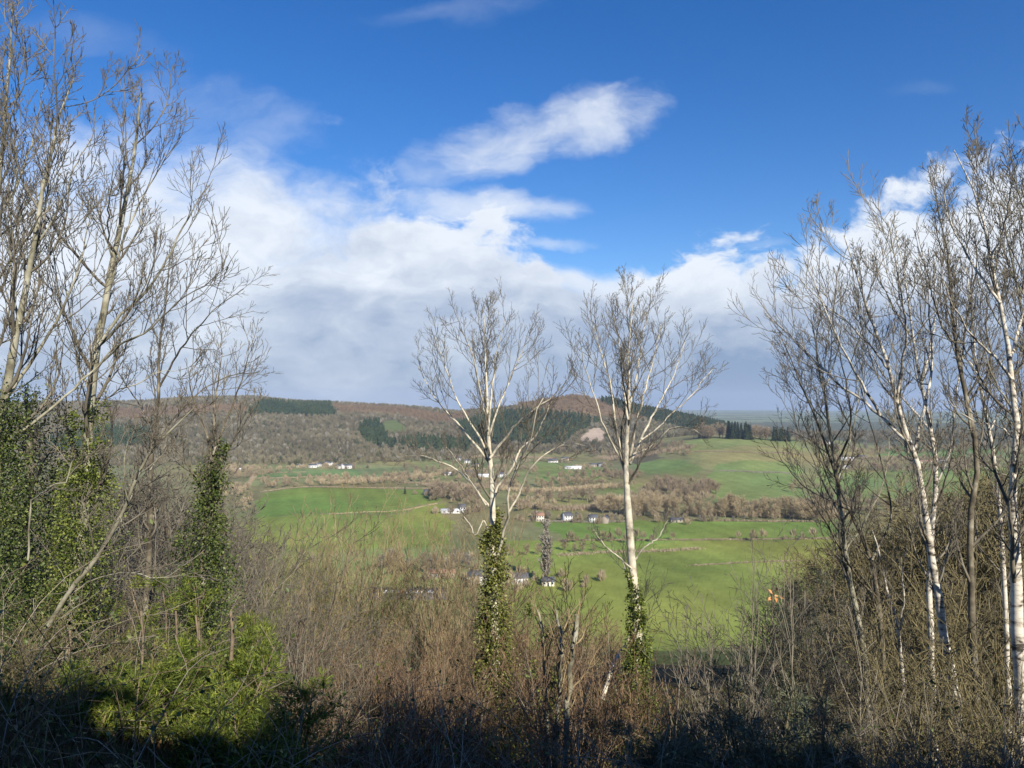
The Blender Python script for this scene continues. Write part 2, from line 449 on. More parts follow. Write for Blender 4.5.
HILLS = [
    # px of the column : skyline row, foot distance, ridge distance, tree height on the crest
    ('left', [-500, -200, 0, 140, 200, 250, 300, 350, 400, 440, 480, 520, 600, 700], [410, 404, 402, 400, 396, 395, 400, 402, 404.5, 408, 413, 421, 434, 448],
     [1150, 1150, 1150, 1170, 1190, 1200, 1190, 1180, 1220, 1250, 1300, 1350, 1400, 1500], [2400] * 14),
    ('tor', [380, 440, 480, 520, 550, 575, 600, 640, 680, 710, 740, 780, 900], [428, 414, 408, 402, 397, 393.5, 397, 408, 416, 422, 428, 434, 450],
     [1400, 1350, 1330, 1330, 1380, 1400, 1420, 1430, 1450, 1450, 1500, 1500, 1500], [2150] * 13),
    ('rise', [560, 620, 660, 700, 740, 780, 820, 880, 960, 1100, 1500], [470, 452, 441, 437, 437.5, 439.5, 441, 438, 438, 438, 436],
     [900, 900, 850, 780, 760, 760, 800, 900, 900, 900, 900], [1500, 1450, 1400, 1350, 1300, 1300, 1400, 1700, 1700, 1700, 1700]),
    ('far', [-400, 600, 700, 780, 850, 930, 1024, 1300], [418, 414, 417, 415.5, 416.5, 412.5, 410, 407], [4200] * 8, [7600] * 8),
]


def near_z(X, Y):
    s = EYE - 2.5 - 0.33 * np.maximum(Y, 0) - 0.02 * np.minimum(Y, 0)
    s = s + 2.0 * np.exp(-((X + 6.5) / 4.2) ** 2 - ((Y - 8) / 6.0) ** 2)
    s = s + 0.18 * wob(X, Y, 2.3, 0.7) * np.clip(Y / 6, 0, 1)
    return s


def terrain(X, Y):
    X = np.asarray(X, float); Y = np.asarray(Y, float)
    s = near_z(X, Y)
    v = 1.2 * wob(X, Y, 130.0, 1.3)
    z = 0.5 * (s + v + np.sqrt((s - v) ** 2 + 60.0))
    Yc = np.maximum(Y, 1.0)
    px = 512 + F * np.clip(X / Yc, -2, 2)
    for name, xs, sk, yb, yr in HILLS:
        kb = np.interp(px, xs, yb); kr = np.interp(px, xs, yr); ks = np.interp(px, xs, sk)
        lift = {'left': 8.0, 'tor': 6.0, 'rise': 0.0, 'far': 0.0}[name]
        h = EYE + (HZ - ks) * kr / F - lift
        t = (Y - kb) / (kr - kb)
        if name == 'far': h = h * (1 + 0.10 * np.sin(X / 420.0 + 1.0) + 0.06 * np.sin(X / 170.0))
        prof = 0.55 * sstep(t) + 0.45 * np.clip(t, 0, 1) ** 1.15
        zz = h * prof * (1 - 0.85 * sstep((Y - kr) / 1300.0))
        zz = zz + np.where((t > 0.08) & (name != 'rise'), 5.0 * wob(X, Y, 95.0, len(name)) * np.clip(t, 0, 1) * np.clip(1.15 - t, 0, 1), 0)
        z = np.maximum(z, np.where(Y > kb, zz, -1e3))
    return z


def ray(px, py):
    a = (px - 512) / F; b = (384 - py) / F
    cp, sp = math.cos(PITCH), math.sin(PITCH)
    return np.array([a, cp - sp * b, sp + cp * b])


def at(px, py, Y):
    """the point that lies Y metres ahead on the sight line of a pixel of the photograph"""
    d = ray(px, py); return np.array([0, 0, EYE]) + d * (Y / d[1])


_YS = np.concatenate([np.linspace(3, 200, 1200), np.geomspace(200, 11000, 5000)[1:]])


def ground_at(px, py):
    """where the sight line of a pixel meets the land"""
    d = ray(px, py); P = np.array([0, 0, EYE])[None] + d[None] * (_YS / d[1])[:, None]
    below = P[:, 2] < terrain(P[:, 0], P[:, 1])
    i = int(np.argmax(below)) if below.any() else len(P) - 1
    p = P[i].copy(); p[2] = float(terrain(p[0], p[1])); return p


def inside(poly, X, Y):
    x = poly[:, 0]; y = poly[:, 1]; r = np.zeros(X.shape, bool)
    j = len(poly) - 1
    for i in range(len(poly)):
        c = ((y[i] > Y) != (y[j] > Y)) & (X < (x[j] - x[i]) * (Y - y[i]) / (y[j] - y[i] + 1e-12) + x[i])
        r ^= c; j = i
    return r


def gpoly(pts):
    return np.array([ground_at(a, b)[:2] for a, b in pts])


# fields, woods and bare ground, as patches of land (colour of the ground itself)
G1 = (0.146, 0.203, 0.043); G2 = (0.195, 0.236, 0.052); G3 = (0.199, 0.225, 0.074); G4 = (0.176, 0.189, 0.065)
SCRUB = (0.190, 0.180, 0.082); WOODG = (0.12, 0.105, 0.062); HEATH = (0.175, 0.122, 0.072)
FIELDS = [
    (gpoly([(240, 466), (410, 466), (420, 482), (250, 486)]), (0.195, 0.207, 0.088)),
    (gpoly([(255, 470.5), (358, 469.5), (366, 477), (258, 479)]), (0.157, 0.218, 0.076)),
    (gpoly([(262, 493), (300, 488), (436, 489), (440, 501), (400, 511), (338, 514), (250, 518)]), G1),
    (gpoly([(250, 518), (338, 515), (400, 512), (440, 503), (450, 520), (452, 545), (250, 552)]), G2),
    (gpoly([(200, 552), (452, 546), (470, 640), (200, 640)]), G3),
    (gpoly([(405, 458), (450, 456), (540, 472), (520, 484), (440, 478)]), (0.183, 0.207, 0.080)),
    (gpoly([(534, 462), (606, 468), (600, 484), (540, 482)]), (0.163, 0.211, 0.065)),
    (gpoly([(634, 462), (694, 460), (700, 474), (638, 474)]), (0.163, 0.203, 0.065)),
    (gpoly([(684, 441), (800, 441), (800, 450), (690, 452)]), (0.195, 0.218, 0.076)),
    (gpoly([(684, 453), (800, 452), (790, 467), (700, 470)]), (0.228, 0.218, 0.088)),
    (gpoly([(716, 462), (800, 466), (800, 497), (716, 503), (712, 480)]), (0.163, 0.215, 0.068)),
    (gpoly([(520, 500), (600, 494), (612, 508), (530, 516)]), (0.195, 0.207, 0.071)),
    (gpoly([(600, 484), (640, 482), (640, 492), (600, 494)]), (0.170, 0.203, 0.065)),
    (gpoly([(540, 522), (840, 520), (840, 539), (560, 541)]), (0.153, 0.218, 0.047)),
    (gpoly([(500, 541), (840, 540), (840, 650), (500, 650)]), G2),
    (gpoly([(818, 468), (1030, 466), (1030, 500), (818, 502)]), (0.170, 0.211, 0.068)),
    (gpoly([(880, 442), (1000, 442), (1000, 456), (880, 456)]), (0.131, 0.201, 0.065)),
]
QUARRY = gpoly([(578, 441), (588, 431), (598, 428), (606, 433), (603, 440), (590, 442)])
POLY_HEATH = [gpoly([(515, 408), (550, 398), (590, 398), (640, 410), (650, 420), (600, 418), (560, 414)]),
              gpoly([(330, 404.5), (400, 407), (470, 412), (470, 424), (400, 416), (340, 413)]),
              gpoly([(100, 408), (240, 404), (250, 412), (110, 420)])]
GLADE = gpoly([(383, 421), (396, 420), (410, 430), (396, 434), (384, 431)])


def build_ground():
    az = np.concatenate([np.linspace(-180, -62, 30)[:-1], np.linspace(-62, -39, 60)[:-1], np.linspace(-39, 39, 620), np.linspace(39, 62, 60)[1:], np.linspace(62, 180, 30)[1:-1]])
    r = np.concatenate([[0.6], np.geomspace(1.2, 60, 110), np.geomspace(60, 300, 90)[1:], np.linspace(300, 3200, 560)[1:], np.geomspace(3200, 14000, 80)[1:]])
    A, Rr = np.meshgrid(np.radians(az), r, indexing='xy')
    X = Rr * np.sin(A); Y = Rr * np.cos(A)
    Z = terrain(X, Y)
    nr, na = X.shape
    V = np.stack([X, Y, Z], -1).reshape(-1, 3)
    i = np.arange(nr - 1)[:, None] * na; j = np.arange(na)[None]; j2 = (j + 1) % na
    f = np.stack([i + j, i + j2, i + na + j2, i + na + j], -1).reshape(-1, 4)
    # close the middle
    V = np.vstack([V, [[0, 0, float(terrain(0, 0))]]]); c = len(V) - 1
    tri = np.stack([np.full(na, c), (np.arange(na) + 1) % na, np.arange(na)], -1)
    Xf, Yf, Zf = V[:, 0], V[:, 1], V[:, 2]
    Xw = Xf + 5.0 * wob(Xf, Yf, 23.0, 0.3) + rng.normal(0, 0.7, len(V)); Yw = Yf + 9.0 * wob(Xf, Yf, 31.0, 1.9) + 0.0012 * Yf * rng.normal(0, 1.0, len(V))
    tint = np.tile(np.array(SCRUB), (len(V), 1))
    w = wob(Xf, Yf, 60.0, 2.0)[:, None] * 0.5 + 0.5
    tint = tint * (1 - 0.35 * np.clip(w, 0, 1)) + np.array(G4) * 0.35 * np.clip(w, 0, 1)
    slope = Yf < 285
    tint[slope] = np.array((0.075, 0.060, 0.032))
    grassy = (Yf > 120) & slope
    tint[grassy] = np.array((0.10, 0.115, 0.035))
    for pl, c_ in FIELDS:
        tint[inside(pl, Xw, Yw)] = c_
    lush = (Yf > 285) & (Yf < 1500)
    tint[lush] *= (1 + 0.10 * wob(Xf, Yf, 42.0, 6.0) + 0.06 * np.sin((Xf * 0.8 + Yf * 0.25) / 2.6))[lush][:, None] * (1 + np.array([0.10, 0.0, 0.0]) * wob(Xf, Yf, 70.0, 8.0)[lush][:, None])
    px = 512 + F * Xf / np.maximum(Yf, 1)
    hill = (Zf > 8) & (Yf > 1150) & (px < 655 + 14 * wob(Xf, Yf, 40.0, 0.2))
    tint[hill] = WOODG
    tint[(Yf > 1480) & (px >= 690) & (Yf < 4500)] = (0.10, 0.11, 0.07)
    fm = Yf > 4000; wf = (wob(Xf, Yf, 210.0, 5.0) + wob(Xf, Yf, 90.0, 1.0) > 0.2)[:, None]
    tint[fm] = np.where(wf, np.array((0.09, 0.105, 0.075)), np.array((0.20, 0.235, 0.13)))[fm]
    for pl in POLY_HEATH:
        tint[inside(pl, Xw, Yw)] = HEATH
    tint[inside(GLADE, Xf, Yf)] = (0.12, 0.15, 0.055)
    tint[inside(QUARRY, Xw, Yw)] = (0.37, 0.29, 0.22)
    tint = tint * (1 + rng.normal(0, 0.05, (len(V), 1)))
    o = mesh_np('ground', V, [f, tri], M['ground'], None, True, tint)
    tag(o, 'grassy valley floor with green fields and rising hillsides', 'ground', kind='structure')


build_ground()

# a thin air over the valley
hz = bpy.data.meshes.new('haze')
x0, x1, y0, y1, z0, z1 = -14500, 14500, -14500, 14500, -12, 330
v = [(x, y, z) for x in (x0, x1) for y in (y0, y1) for z in (z0, z1)]
hz.from_pydata(v, [], [(0, 1, 3, 2), (4, 6, 7, 5), (0, 4, 5, 1), (2, 3, 7, 6), (0, 2, 6, 4), (1, 5, 7, 3)])
ho = bpy.data.objects.new('haze', hz); COL.objects.link(ho)
tag(ho, 'thin blue haze over the far side of the valley', 'haze', kind='stuff')
hm = bpy.data.materials.new('haze'); hm.use_nodes = True
T = NT(hm.node_tree); out = T.n('ShaderNodeOutputMaterial'); pv = T.n('ShaderNodeVolumePrincipled')
pv.inputs['Color'].default_value = (0.62, 0.77, 1.0, 1); pv.inputs['Density'].default_value = 0.000065
pv.inputs['Anisotropy'].default_value = 0.0
T.l(pv.outputs[0], out.inputs['Volume'])
hz.materials.append(hm)


# ------------------------------------------------------------------ woods on the hills (far-off masses)
def wood(name, label, pts, kind):
    """pts (n,3) bases, one ragged crown on each, all one mass"""
    n = len(pts)
    k = {'scrub': 90, 'bare': 52}.get(kind, 26)
    hgt = rng.uniform(8, 15, n) if kind != 'conifer' else rng.uniform(11, 20, n)
    if kind == 'scrub':
        hgt = rng.uniform(3.5, 11, n)
    rad = hgt * (rng.uniform(0.33, 0.52, n) if kind != 'conifer' else rng.uniform(0.18, 0.26, n))
    th = rng.uniform(0, 6.28, (n, k)); q = rng.uniform(0, 1, (n, k))
    if kind == 'conifer':
        zz = q ** 0.9; rr = (1 - zz) * rng.uniform(0.5, 1.1, (n, k))
        tip = np.stack([rr * np.cos(th) * rad[:, None], rr * np.sin(th) * rad[:, None], zz * hgt[:, None] * 0.92], -1)
        root = np.stack([0 * zz, 0 * zz, np.minimum(zz + 0.22, 1.05) * hgt[:, None]], -1)
        wd = rng.uniform(0.22, 0.42, (n, k)) * rad[:, None] * 1.5
    else:
        el = np.arcsin(q ** 0.75)
        rr = np.cos(el) * rng.uniform(0.75, 1.1, (n, k)); zz = 0.42 + 0.58 * np.sin(el) * rng.uniform(0.8, 1.1, (n, k))
        tip = np.stack([rr * np.cos(th) * rad[:, None], rr * np.sin(th) * rad[:, None], zz * hgt[:, None]], -1)
        root = np.stack([0.35 * rr * np.cos(th + 0.5) * rad[:, None], 0.35 * rr * np.sin(th + 0.5) * rad[:, None], (0.16 + 0.2 * q) * hgt[:, None]], -1)
        wd = rng.uniform(0.06, 0.17, (n, k)) * rad[:, None]
    if kind == 'scrub':
        wd = rng.uniform(0.05, 0.11, (n, k)) * rad[:, None]
    if kind == 'bare':
        low_ = rng.uniform(0, 1, (n, k)) < 0.25; root[..., 2] = np.where(low_, 0.02 * hgt[:, None], root[..., 2])
        pts = pts - np.array([0, 0, 1.8])
    d = norm(tip - root); a, b = frames(d)
    ph = rng.uniform(0, 6.28, (n, k, 1)); s = (a * np.cos(ph) + b * np.sin(ph)) * wd[..., None]
    base = pts[:, None, :]
    if kind == 'conifer':
        V = np.stack([base + root, base + tip + s, base + tip - s], 2)
    else:
        mid = root * 0.35 + tip * 0.65
        V = np.stack([base + root, base + mid + s, base + tip], 2)
    V = V.reshape(-1, 3)
    f = np.arange(len(V)).reshape(-1, 3)
    if kind == 'conifer':
        c0, c1 = np.array((0.028, 0.048, 0.024)), np.array((0.060, 0.080, 0.034))
    elif kind == 'scrub':
        c0, c1 = np.array((0.22, 0.175, 0.115)), np.array((0.43, 0.35, 0.22))
    elif kind == 'heath':
        c0, c1 = np.array((0.155, 0.108, 0.062)), np.array((0.235, 0.17, 0.098))
    else:
        c0, c1 = np.array((0.120, 0.105, 0.066)), np.array((0.235, 0.205, 0.130))
    t = np.clip(0.45 + rng.normal(0, 0.17, n) + 0.20 * wob(pts[:, 0], pts[:, 1], 75.0, 0.4) + 0.12 * wob(pts[:, 0], pts[:, 1], 31.0, 2.4), 0, 1)[:, None]
    tc = c0 * (1 - t) + c1 * t
    if kind == 'bare':
        g = rng.uniform(0, 1, n) < 0.10
        tc[g] = np.array((0.075, 0.085, 0.04))
        pale = rng.uniform(0, 1, n) < 0.06
        tc[pale] = np.array((0.27, 0.25, 0.20))
    tint = np.repeat(tc, k * 3, axis=0)
    o = mesh_np(name, V, f, M['wood'], None, False, tint)
    tag(o, label, 'wood', kind='stuff')


def scatter_poly(polys, spacing, excl=(), jit=0.9):
    out = []
    for pl in polys:
        lo, hi = pl.min(0), pl.max(0)
        gx = np.arange(lo[0], hi[0], spacing); gy = np.arange(lo[1], hi[1], spacing)
        X, Y = np.meshgrid(gx, gy); X = X.ravel() + rng.uniform(-1, 1, X.size) * spacing * jit * 0.5; Y = Y.ravel() + rng.uniform(-1, 1, Y.size) * spacing * jit * 0.5
        k = inside(pl, X, Y)
        for e in excl:
            k &= ~inside(e, X, Y)
        X, Y = X[k], Y[k]
        out.append(np.stack([X, Y, terrain(X, Y)], -1))
    return np.concatenate(out)


def wpoly(pts):
    """patch of hillside given as (column, distance)"""
    return np.array([((a - 512) / F * d, d) for a, d in pts])


CON = [gpoly([(246, 415), (262, 403), (300, 405), (330, 405.5), (336, 416), (300, 416.5)]),
       gpoly([(358, 431), (366, 424), (380, 424), (388, 440), (396, 448), (366, 446)]),
       gpoly([(392, 446), (410, 440), (470, 441), (470, 452), (420, 452)]),
       gpoly([(455, 425), (500, 413), (560, 416), (600, 422), (580, 432), (560, 446), (470, 446)]),
       gpoly([(40, 445), (110, 430), (150, 432), (150, 446), (60, 452)])]
CON.append(wpoly([(598, 2060), (650, 1960), (700, 1880), (735, 1850), (735, 2200), (690, 2300), (620, 2260)]))
LEFTW = wpoly([(-260, 1190), (0, 1190), (140, 1205), (240, 1225), (330, 1225), (400, 1275), (440, 1300), (470, 1330), (470, 2450), (330, 2500), (-260, 2500)])
TORW = wpoly([(470, 1400), (560, 1440), (640, 1470), (688, 1510), (735, 1640), (735, 2200), (650, 2100), (560, 2050), (500, 2080), (455, 2240), (440, 2200)])
wood('bare_wood', 'grey brown leafless wood covering the far hillside', np.concatenate([
    scatter_poly([LEFTW], 12.5, CON + POLY_HEATH + [GLADE]), scatter_poly([TORW], 12.5, CON + POLY_HEATH + [QUARRY, LEFTW])]), 'bare')
wood('conifer_wood', 'dark green conifer plantation patches on the far hillside', scatter_poly(CON, 9.5, [QUARRY]), 'conifer')
_h = scatter_poly(POLY_HEATH, 14.0); _h[:, 2] -= 4.0
wood('heath_scrub', 'reddish brown heather scrub on the far hilltops', _h, 'heath')
_r = scatter_poly([wpoly([(800, 1500), (1060, 1500), (1060, 2300), (790, 2300)])], 17.0, [FIELDS[-1][0]])
wood('distant_wood', 'purple brown wood beyond the fields behind the right hand birches', _r, 'bare')


SCP = [gpoly(q) for q in ([(545, 478), (600, 473), (642, 474), (640, 488), (600, 492), (545, 488)], [(636, 486), (680, 482), (716, 488), (722, 501), (690, 504), (640, 500)],
                          [(592, 500), (640, 496), (694, 500), (694, 517), (640, 519), (594, 515)], [(694, 510), (760, 509), (835, 511), (836, 520), (760, 520), (694, 519)],
                          [(425, 492), (480, 494), (484, 508), (430, 507)], [(420, 477), (520, 482), (520, 492), (425, 487)], [(800, 502), (900, 502), (1010, 502), (1010, 518), (800, 518)],
                          [(362, 478), (440, 474), (440, 486), (370, 485)], [(500, 494), (545, 495), (560, 512), (515, 512)], [(225, 468), (300, 469), (300, 472), (235, 480)], [(262, 480), (360, 477), (400, 480), (400, 486), (330, 486), (262, 489)], [(215, 486), (250, 484), (252, 510), (215, 525)], [(440, 466), (540, 470), (540, 476), (440, 476)], [(560, 540), (700, 539), (830, 537), (830, 541), (700, 543), (560, 544)], [(830, 455), (1000, 456), (1000, 470), (830, 470)], [(810, 442), (1030, 443), (1030, 449), (810, 448)], [(380, 560), (470, 562), (472, 574), (380, 578)], [(600, 452), (690, 444), (690, 456), (610, 460)])]
_p = scatter_poly(SCP, 9.5)
_m = 0.5 + 0.5 * wob(_p[:, 0], _p[:, 1], 38.0, 4.0) + rng.normal(0, 0.35, len(_p)) > 0.42
wood('valley_scrub', 'tan and brown scrub filling the belts between the valley fields', _p[_m], 'scrub')


# ------------------------------------------------------------------ valley trees, hedges
def far_tree_meshes(kind, h):
    """crown and trunk of one leafless valley tree (or conifer), as two mesh datas"""
    t = Tubes()
    if kind == 'fir':
        L = Leaves(); k = 420
        q = rng.uniform(0.08, 1, k) ; th = rng.uniform(0, 6.28, k); rr = 0.24 * h * (1.02 - q) * rng.uniform(0.6, 1.1, k)
        C = np.stack([0 * q, 0 * q, q * h], -1)
        D = np.stack([np.cos(th), np.sin(th), -0.35 + 0 * q], -1)
        L.add(C, D, rr * 1.05 + 0.3, 0.55 + 0.10 * rr, 0.2, np.tile([[0, 0, 1.0]], (k, 1)))
        tr = curve([(0, 0, -0.6), (0.1, 0, h * 0.5), (0, 0, h)], 5)
        t.add(tr, np.linspace(0.3, 0.04, 5), 5)
        a = t.build('trunk', M['fartrunk']); b = L.build('crown', M['conifer'])
    else:
        m = {'slope_tan': M['twig_tan'], 'slope_brown': M['twig_olive'], 'slope_grey': M['twig'], 'tan': M['midtwig_tan'], 'brown': M['midtwig_brown'], 'grey': M['midtwig_grey'], 'poplar': M['midtwig_grey']}[kind]
        tr = curve([(0, 0, -0.6), (rnd.uniform(-.3, .3), rnd.uniform(-.3, .3), h * 0.4), (rnd.uniform(-.4, .4), rnd.uniform(-.4, .4), h * 0.86)], 7)
        rr = np.linspace(0.028 * h, 0.006 * h, 7)
        t.add(tr, rr, 5)
        c = Tubes()
        pop = kind == 'poplar'; w_ = 0.28 if kind.startswith('slope') else 1.0
        P1, R1 = spawn(tr[None], rr[None], 26 if pop else 20, 0.10 if pop else 0.12, 0.98, 0.35 if pop else 0.85, h * (0.22 if pop else 0.50), 0.30 if pop else 0.16, 0.12, 5, 0.5, 0.05 * w_, 0.45)
        P2, R2 = spawn(P1, R1, 9, 0.15, 1.0, 0.5 if pop else 0.75, plen(P1) * 0.55, 0.2, 0.15, 4, 0.7, 0.055 * w_, 0.4)
        P3, R3 = spawn(P2, R2, 4, 0.2, 1.0, 0.6, plen(P2) * 0.65, 0.15, 0.15, 3, 0.9, 0.055 * w_, 0.3)
        c.add(P1, R1, 3); c.add(P2, R2, 3); c.add(P3, R3, 3)
        if w_ < 1:
            P4, R4 = spawn(P3, R3, 3, 0.2, 1.0, 0.6, plen(P3) * 0.6, 0.12, 0.15, 3, 0.9, 0.013, 0.3); c.add(P4, R4, 3)
        a = t.build('trunk', M['fartrunk']); b = c.build('crown', m)
    da, db = a.data, b.data
    bpy.data.objects.remove(a); bpy.data.objects.remove(b)
    return da, db


FT = {k: [far_tree_meshes(k, 10.0) for _ in range(n)] for k, n in (('tan', 4), ('brown', 5), ('grey', 3), ('fir', 3), ('poplar', 1), ('slope_tan', 2), ('slope_brown', 3), ('slope_grey', 3))}


def far_tree(name, kind, p, h, label, cat, group):
    da, db = rnd.choice(FT[kind])
    e = empty(name, p, rnd.uniform(0, 6.28)); s = h / 10.0
    e.scale = (s * rnd.uniform(0.9, 1.2), s * rnd.uniform(0.9, 1.2), s)
    tag(e, label, cat, group)
    for nm, d in (('trunk', da), ('crown', db)):
        o = bpy.data.objects.new(nm, d); COL.objects.link(o); o.parent = e
    return e


def along(pts, n, jx=1.0, jy=0.5):
    """n foot points scattered about a line of pixels, resting on the land"""
    p = np.asarray(pts, float); s = np.concatenate([[0], np.cumsum(np.linalg.norm(np.diff(p, axis=0), axis=1))])
    for i in range(n):
        g = s[-1] * (i + rnd.uniform(0.1, 0.9)) / n
        yield ground_at(np.interp(g, s, p[:, 0]) + rnd.uniform(-jx, jx), np.interp(g, s, p[:, 1]) + rnd.uniform(-jy, jy))


CLUMPS = [
    ([(405, 470), (440, 474), (474, 480)], 9, 'brown', (6, 9), 2, 'small leafless brown tree beside the white hamlet left of the first tall trunk'),
    ([(362, 482), (410, 480), (440, 486)], 10, 'brown', (5, 8), 2, 'low brown tree along the top edge of the big dark green field'),
    ([(425, 496), (452, 500), (480, 502)], 10, 'brown', (8, 12), 3, 'bare brown tree behind the long white farm roof'),
    ([(500, 486), (545, 488), (590, 484)], 12, 'tan', (5, 8), 2, 'low tan tree in the middle of the valley between the two tall trunks'),
    ([(520, 498), (560, 504), (600, 500)], 9, 'brown', (7, 10), 3, 'brown tree in the scrub between the two tall trunks'),
    ([(570, 478), (605, 476), (640, 478)], 10, 'brown', (6, 9), 2, 'small brown tree on the line above the valley scrub'),
    ([(655, 490), (690, 496), (718, 498)], 15, 'brown', (9, 13), 5, 'grey brown tree in the round clump right of the second tall trunk'),
    ([(600, 512), (640, 516), (688, 515)], 13, 'tan', (9, 13), 2, 'tan willow like tree behind the white houses in the valley'),
    ([(640, 504), (670, 506), (700, 508)], 8, 'tan', (8, 11), 3, 'tan tree in the middle of the belt right of the second tall trunk'),
    ([(700, 516), (745, 518), (790, 519), (830, 521)], 22, 'tan', (9, 14), 2, 'tan bare tree in the long belt above the bright green field'),
    ([(810, 506), (880, 508), (960, 510)], 16, 'brown', (7, 12), 4, 'brown bare tree in the belt glimpsed through the right hand birches'),
    ([(790, 486), (800, 490), (790, 492)], 3, 'tan', (6, 8), 2, 'pale round bush standing alone in the sloping green field'),
    ([(530, 519), (560, 520), (620, 521)], 10, 'grey', (3, 5), 1, 'short dark tree in the garden row beside the white valley houses'),
    ([(655, 519), (690, 521), (760, 521)], 8, 'grey', (2.5, 4.5), 1, 'grey scrubby bush at the foot of the tan belt'),
    ([(700, 438.5), (722, 438)], 7, 'brown', (20, 27), 0.6, 'reddish brown tree at the left of the wood crowning the green slope'),
    ([(752, 439), (770, 440)], 6, 'brown', (20, 25), 0.6, 'brown tree between the dark firs on the green slope'),
    ([(786, 441), (815, 442)], 9, 'grey', (16, 22), 0.6, 'grey brown tree at the right of the wood crowning the green slope'),
    ([(640, 455), (665, 450), (690, 446)], 12, 'brown', (5, 9), 2, 'small brown tree where the rocky hill meets the fields'),
    ([(560, 452), (600, 456), (640, 458)], 11, 'brown', (6, 10), 2, 'brown tree below the pale quarry face'),
    ([(850, 470), (900, 472), (1000, 473)], 11, 'brown', (6, 10), 1.5, 'brown tree beside the pale farm seen through the birches'),
    ([(835, 450), (900, 452), (1000, 452)], 12, 'grey', (8, 13), 2, 'grey tree on the purple wooded rise behind the birches'),
    ([(380, 566), (420, 572), (470, 570)], 8, 'grey', (5, 9), 3, 'grey tree around the small car park below the slope'),
    ([(500, 556), (540, 553), (600, 551)], 9, 'brown', (3, 6), 2, 'low brown tree in the field hedge beyond the white cottage'),
]
for pts, n, kind, (h0, h1), jy, lab in CLUMPS:
    for p in along(pts, n, 3.0, jy):
        far_tree('bare_tree', kind, p, rnd.uniform(h0, h1) * (1.0 if h1 >= 15 and 'slope' in lab else 1.4), lab, 'tree', lab.split(' tree')[0].split(' bush')[0] + ' trees')
for pts, n, (h0, h1), lab in (([(728, 438.5), (752, 439.5)], 14, (25, 32), 'dark fir in the group at the top of the green slope'),
                              ([(772, 440.5), (790, 441.5)], 9, (21, 26), 'dark fir at the right end of the wood on the green slope'),
                              ([(700, 438), (712, 438)], 4, (18, 24), 'dark fir among brown trees at the left end of the slope wood')):
    for p in along(pts, n, 2.0, 0.4):
        far_tree('fir_tree', 'fir', p, rnd.uniform(h0, h1), lab, 'tree', 'dark firs on the green slope')
far_tree('poplar_tree', 'poplar', ground_at(545, 583), 36.0, 'narrow grey bare poplar standing by the white cottage', 'tree', None)
far_tree('fir_tree', 'fir', ground_at(405, 494), 9.0, 'lone small dark conifer at the edge of the big green field', 'tree', None)


def hedge(label, pts, h=2.2, wd=2.0, m='midtwig_brown', dens=1.0):
    P = np.array([ground_at(a, b) for a, b in pts])
    C = curve(P, max(8, int(np.linalg.norm(np.diff(P, axis=0), axis=1).sum() / 2)))
    k = int(len(C) * 26 * dens)
    i = rng.integers(0, len(C), k)
    b = C[i] + rng.normal(0, 1, (k, 3)) * np.array([wd * 0.5, wd * 0.5, 0])
    b[:, 2] = terrain(b[:, 0], b[:, 1]) - 0.1
    hh = h * (0.65 + 0.35 * (0.5 + 0.5 * np.sin(i * 0.7) * np.cos(i * 0.23))) * rng.uniform(0.6, 1.2, k)
    d = rng.normal(0, 0.32, (k, 3)); d[:, 2] = 1
    L = Leaves(); org = C[0]
    L.add(b, d, hh, 0.32 + 0.1 * rng.uniform(0, 1, k), 0.2)
    o = L.build('hedge', M[m], None, org); o.location = org
    tag(o, label, 'hedge', 'hedges between the fields')


hedge('low pale hedge dividing the dark green field from the lighter one', [(330, 514.5), (365, 512.5), (400, 511), (436, 504)], 1.6, 1.6, 'midtwig_tan', 0.6)
hedge('hedge along the top of the big dark green field', [(262, 492), (300, 487.5), (360, 488), (432, 488.5)], 1.8, 1.8, 'midtwig_brown')
hedge('dark hedge crossing the bright green field right of the second trunk', [(560, 541), (640, 540.5), (720, 540), (830, 539)], 1.8, 1.8, 'midtwig_brown', 1.2)
hedge('brown hedge across the middle of the green slope below the firs', [(688, 452.5), (720, 452), (760, 453.5), (802, 455)], 2.4, 2.5, 'midtwig_brown', 1.2)
hedge('broken hedge below the hamlet at the foot of the wooded hill', [(258, 479), (290, 478), (330, 477)], 2.6, 2.6, 'midtwig_brown')
hedge('thin dark hedge in the pale field under the wooded hill', [(262, 474), (280, 473), (305, 472.5)], 2.2, 2.0, 'midtwig_brown')
hedge('grey scrub line crossing the sloping field', [(720, 471), (750, 472), (790, 474)], 2.0, 5.0, 'midtwig_grey', 1.2)
hedge('hedge beneath the tan belt edging the bright green field', [(690, 521), (740, 521.5), (830, 522)], 2.4, 2.4, 'midtwig_brown', 1.3)
hedge('garden hedge running past the white valley houses', [(528, 521), (570, 522), (625, 522)], 2.0, 2.2, 'midtwig_grey', 1.4)
hedge('hedge on the left of the small hamlet field', [(245, 488), (252, 480), (256, 472)], 3.0, 3.0, 'midtwig_brown')
hedge('hedge between the two fields left of the quarry hill', [(404, 483), (450, 484), (520, 484.5)], 3.0, 3.0, 'midtwig_brown')
hedge('tall overgrown tan hedge between the two central trunks', [(500, 490), (540, 492), (600, 488), (625, 487)], 6.5, 9.0, 'midtwig_tan', 2.2)
hedge('bushy brown strip behind the bright gabled house', [(520, 506), (560, 510), (612, 508)], 6.5, 10.0, 'midtwig_brown', 2.2)
hedge('broad tan thicket left of the round clump', [(596, 502), (640, 500), (668, 503)], 7.0, 12.0, 'midtwig_tan', 2.6)
hedge('scrubby brown strip below the village', [(425, 486), (470, 488), (510, 487)], 6.0, 9.0, 'midtwig_brown', 2.2)
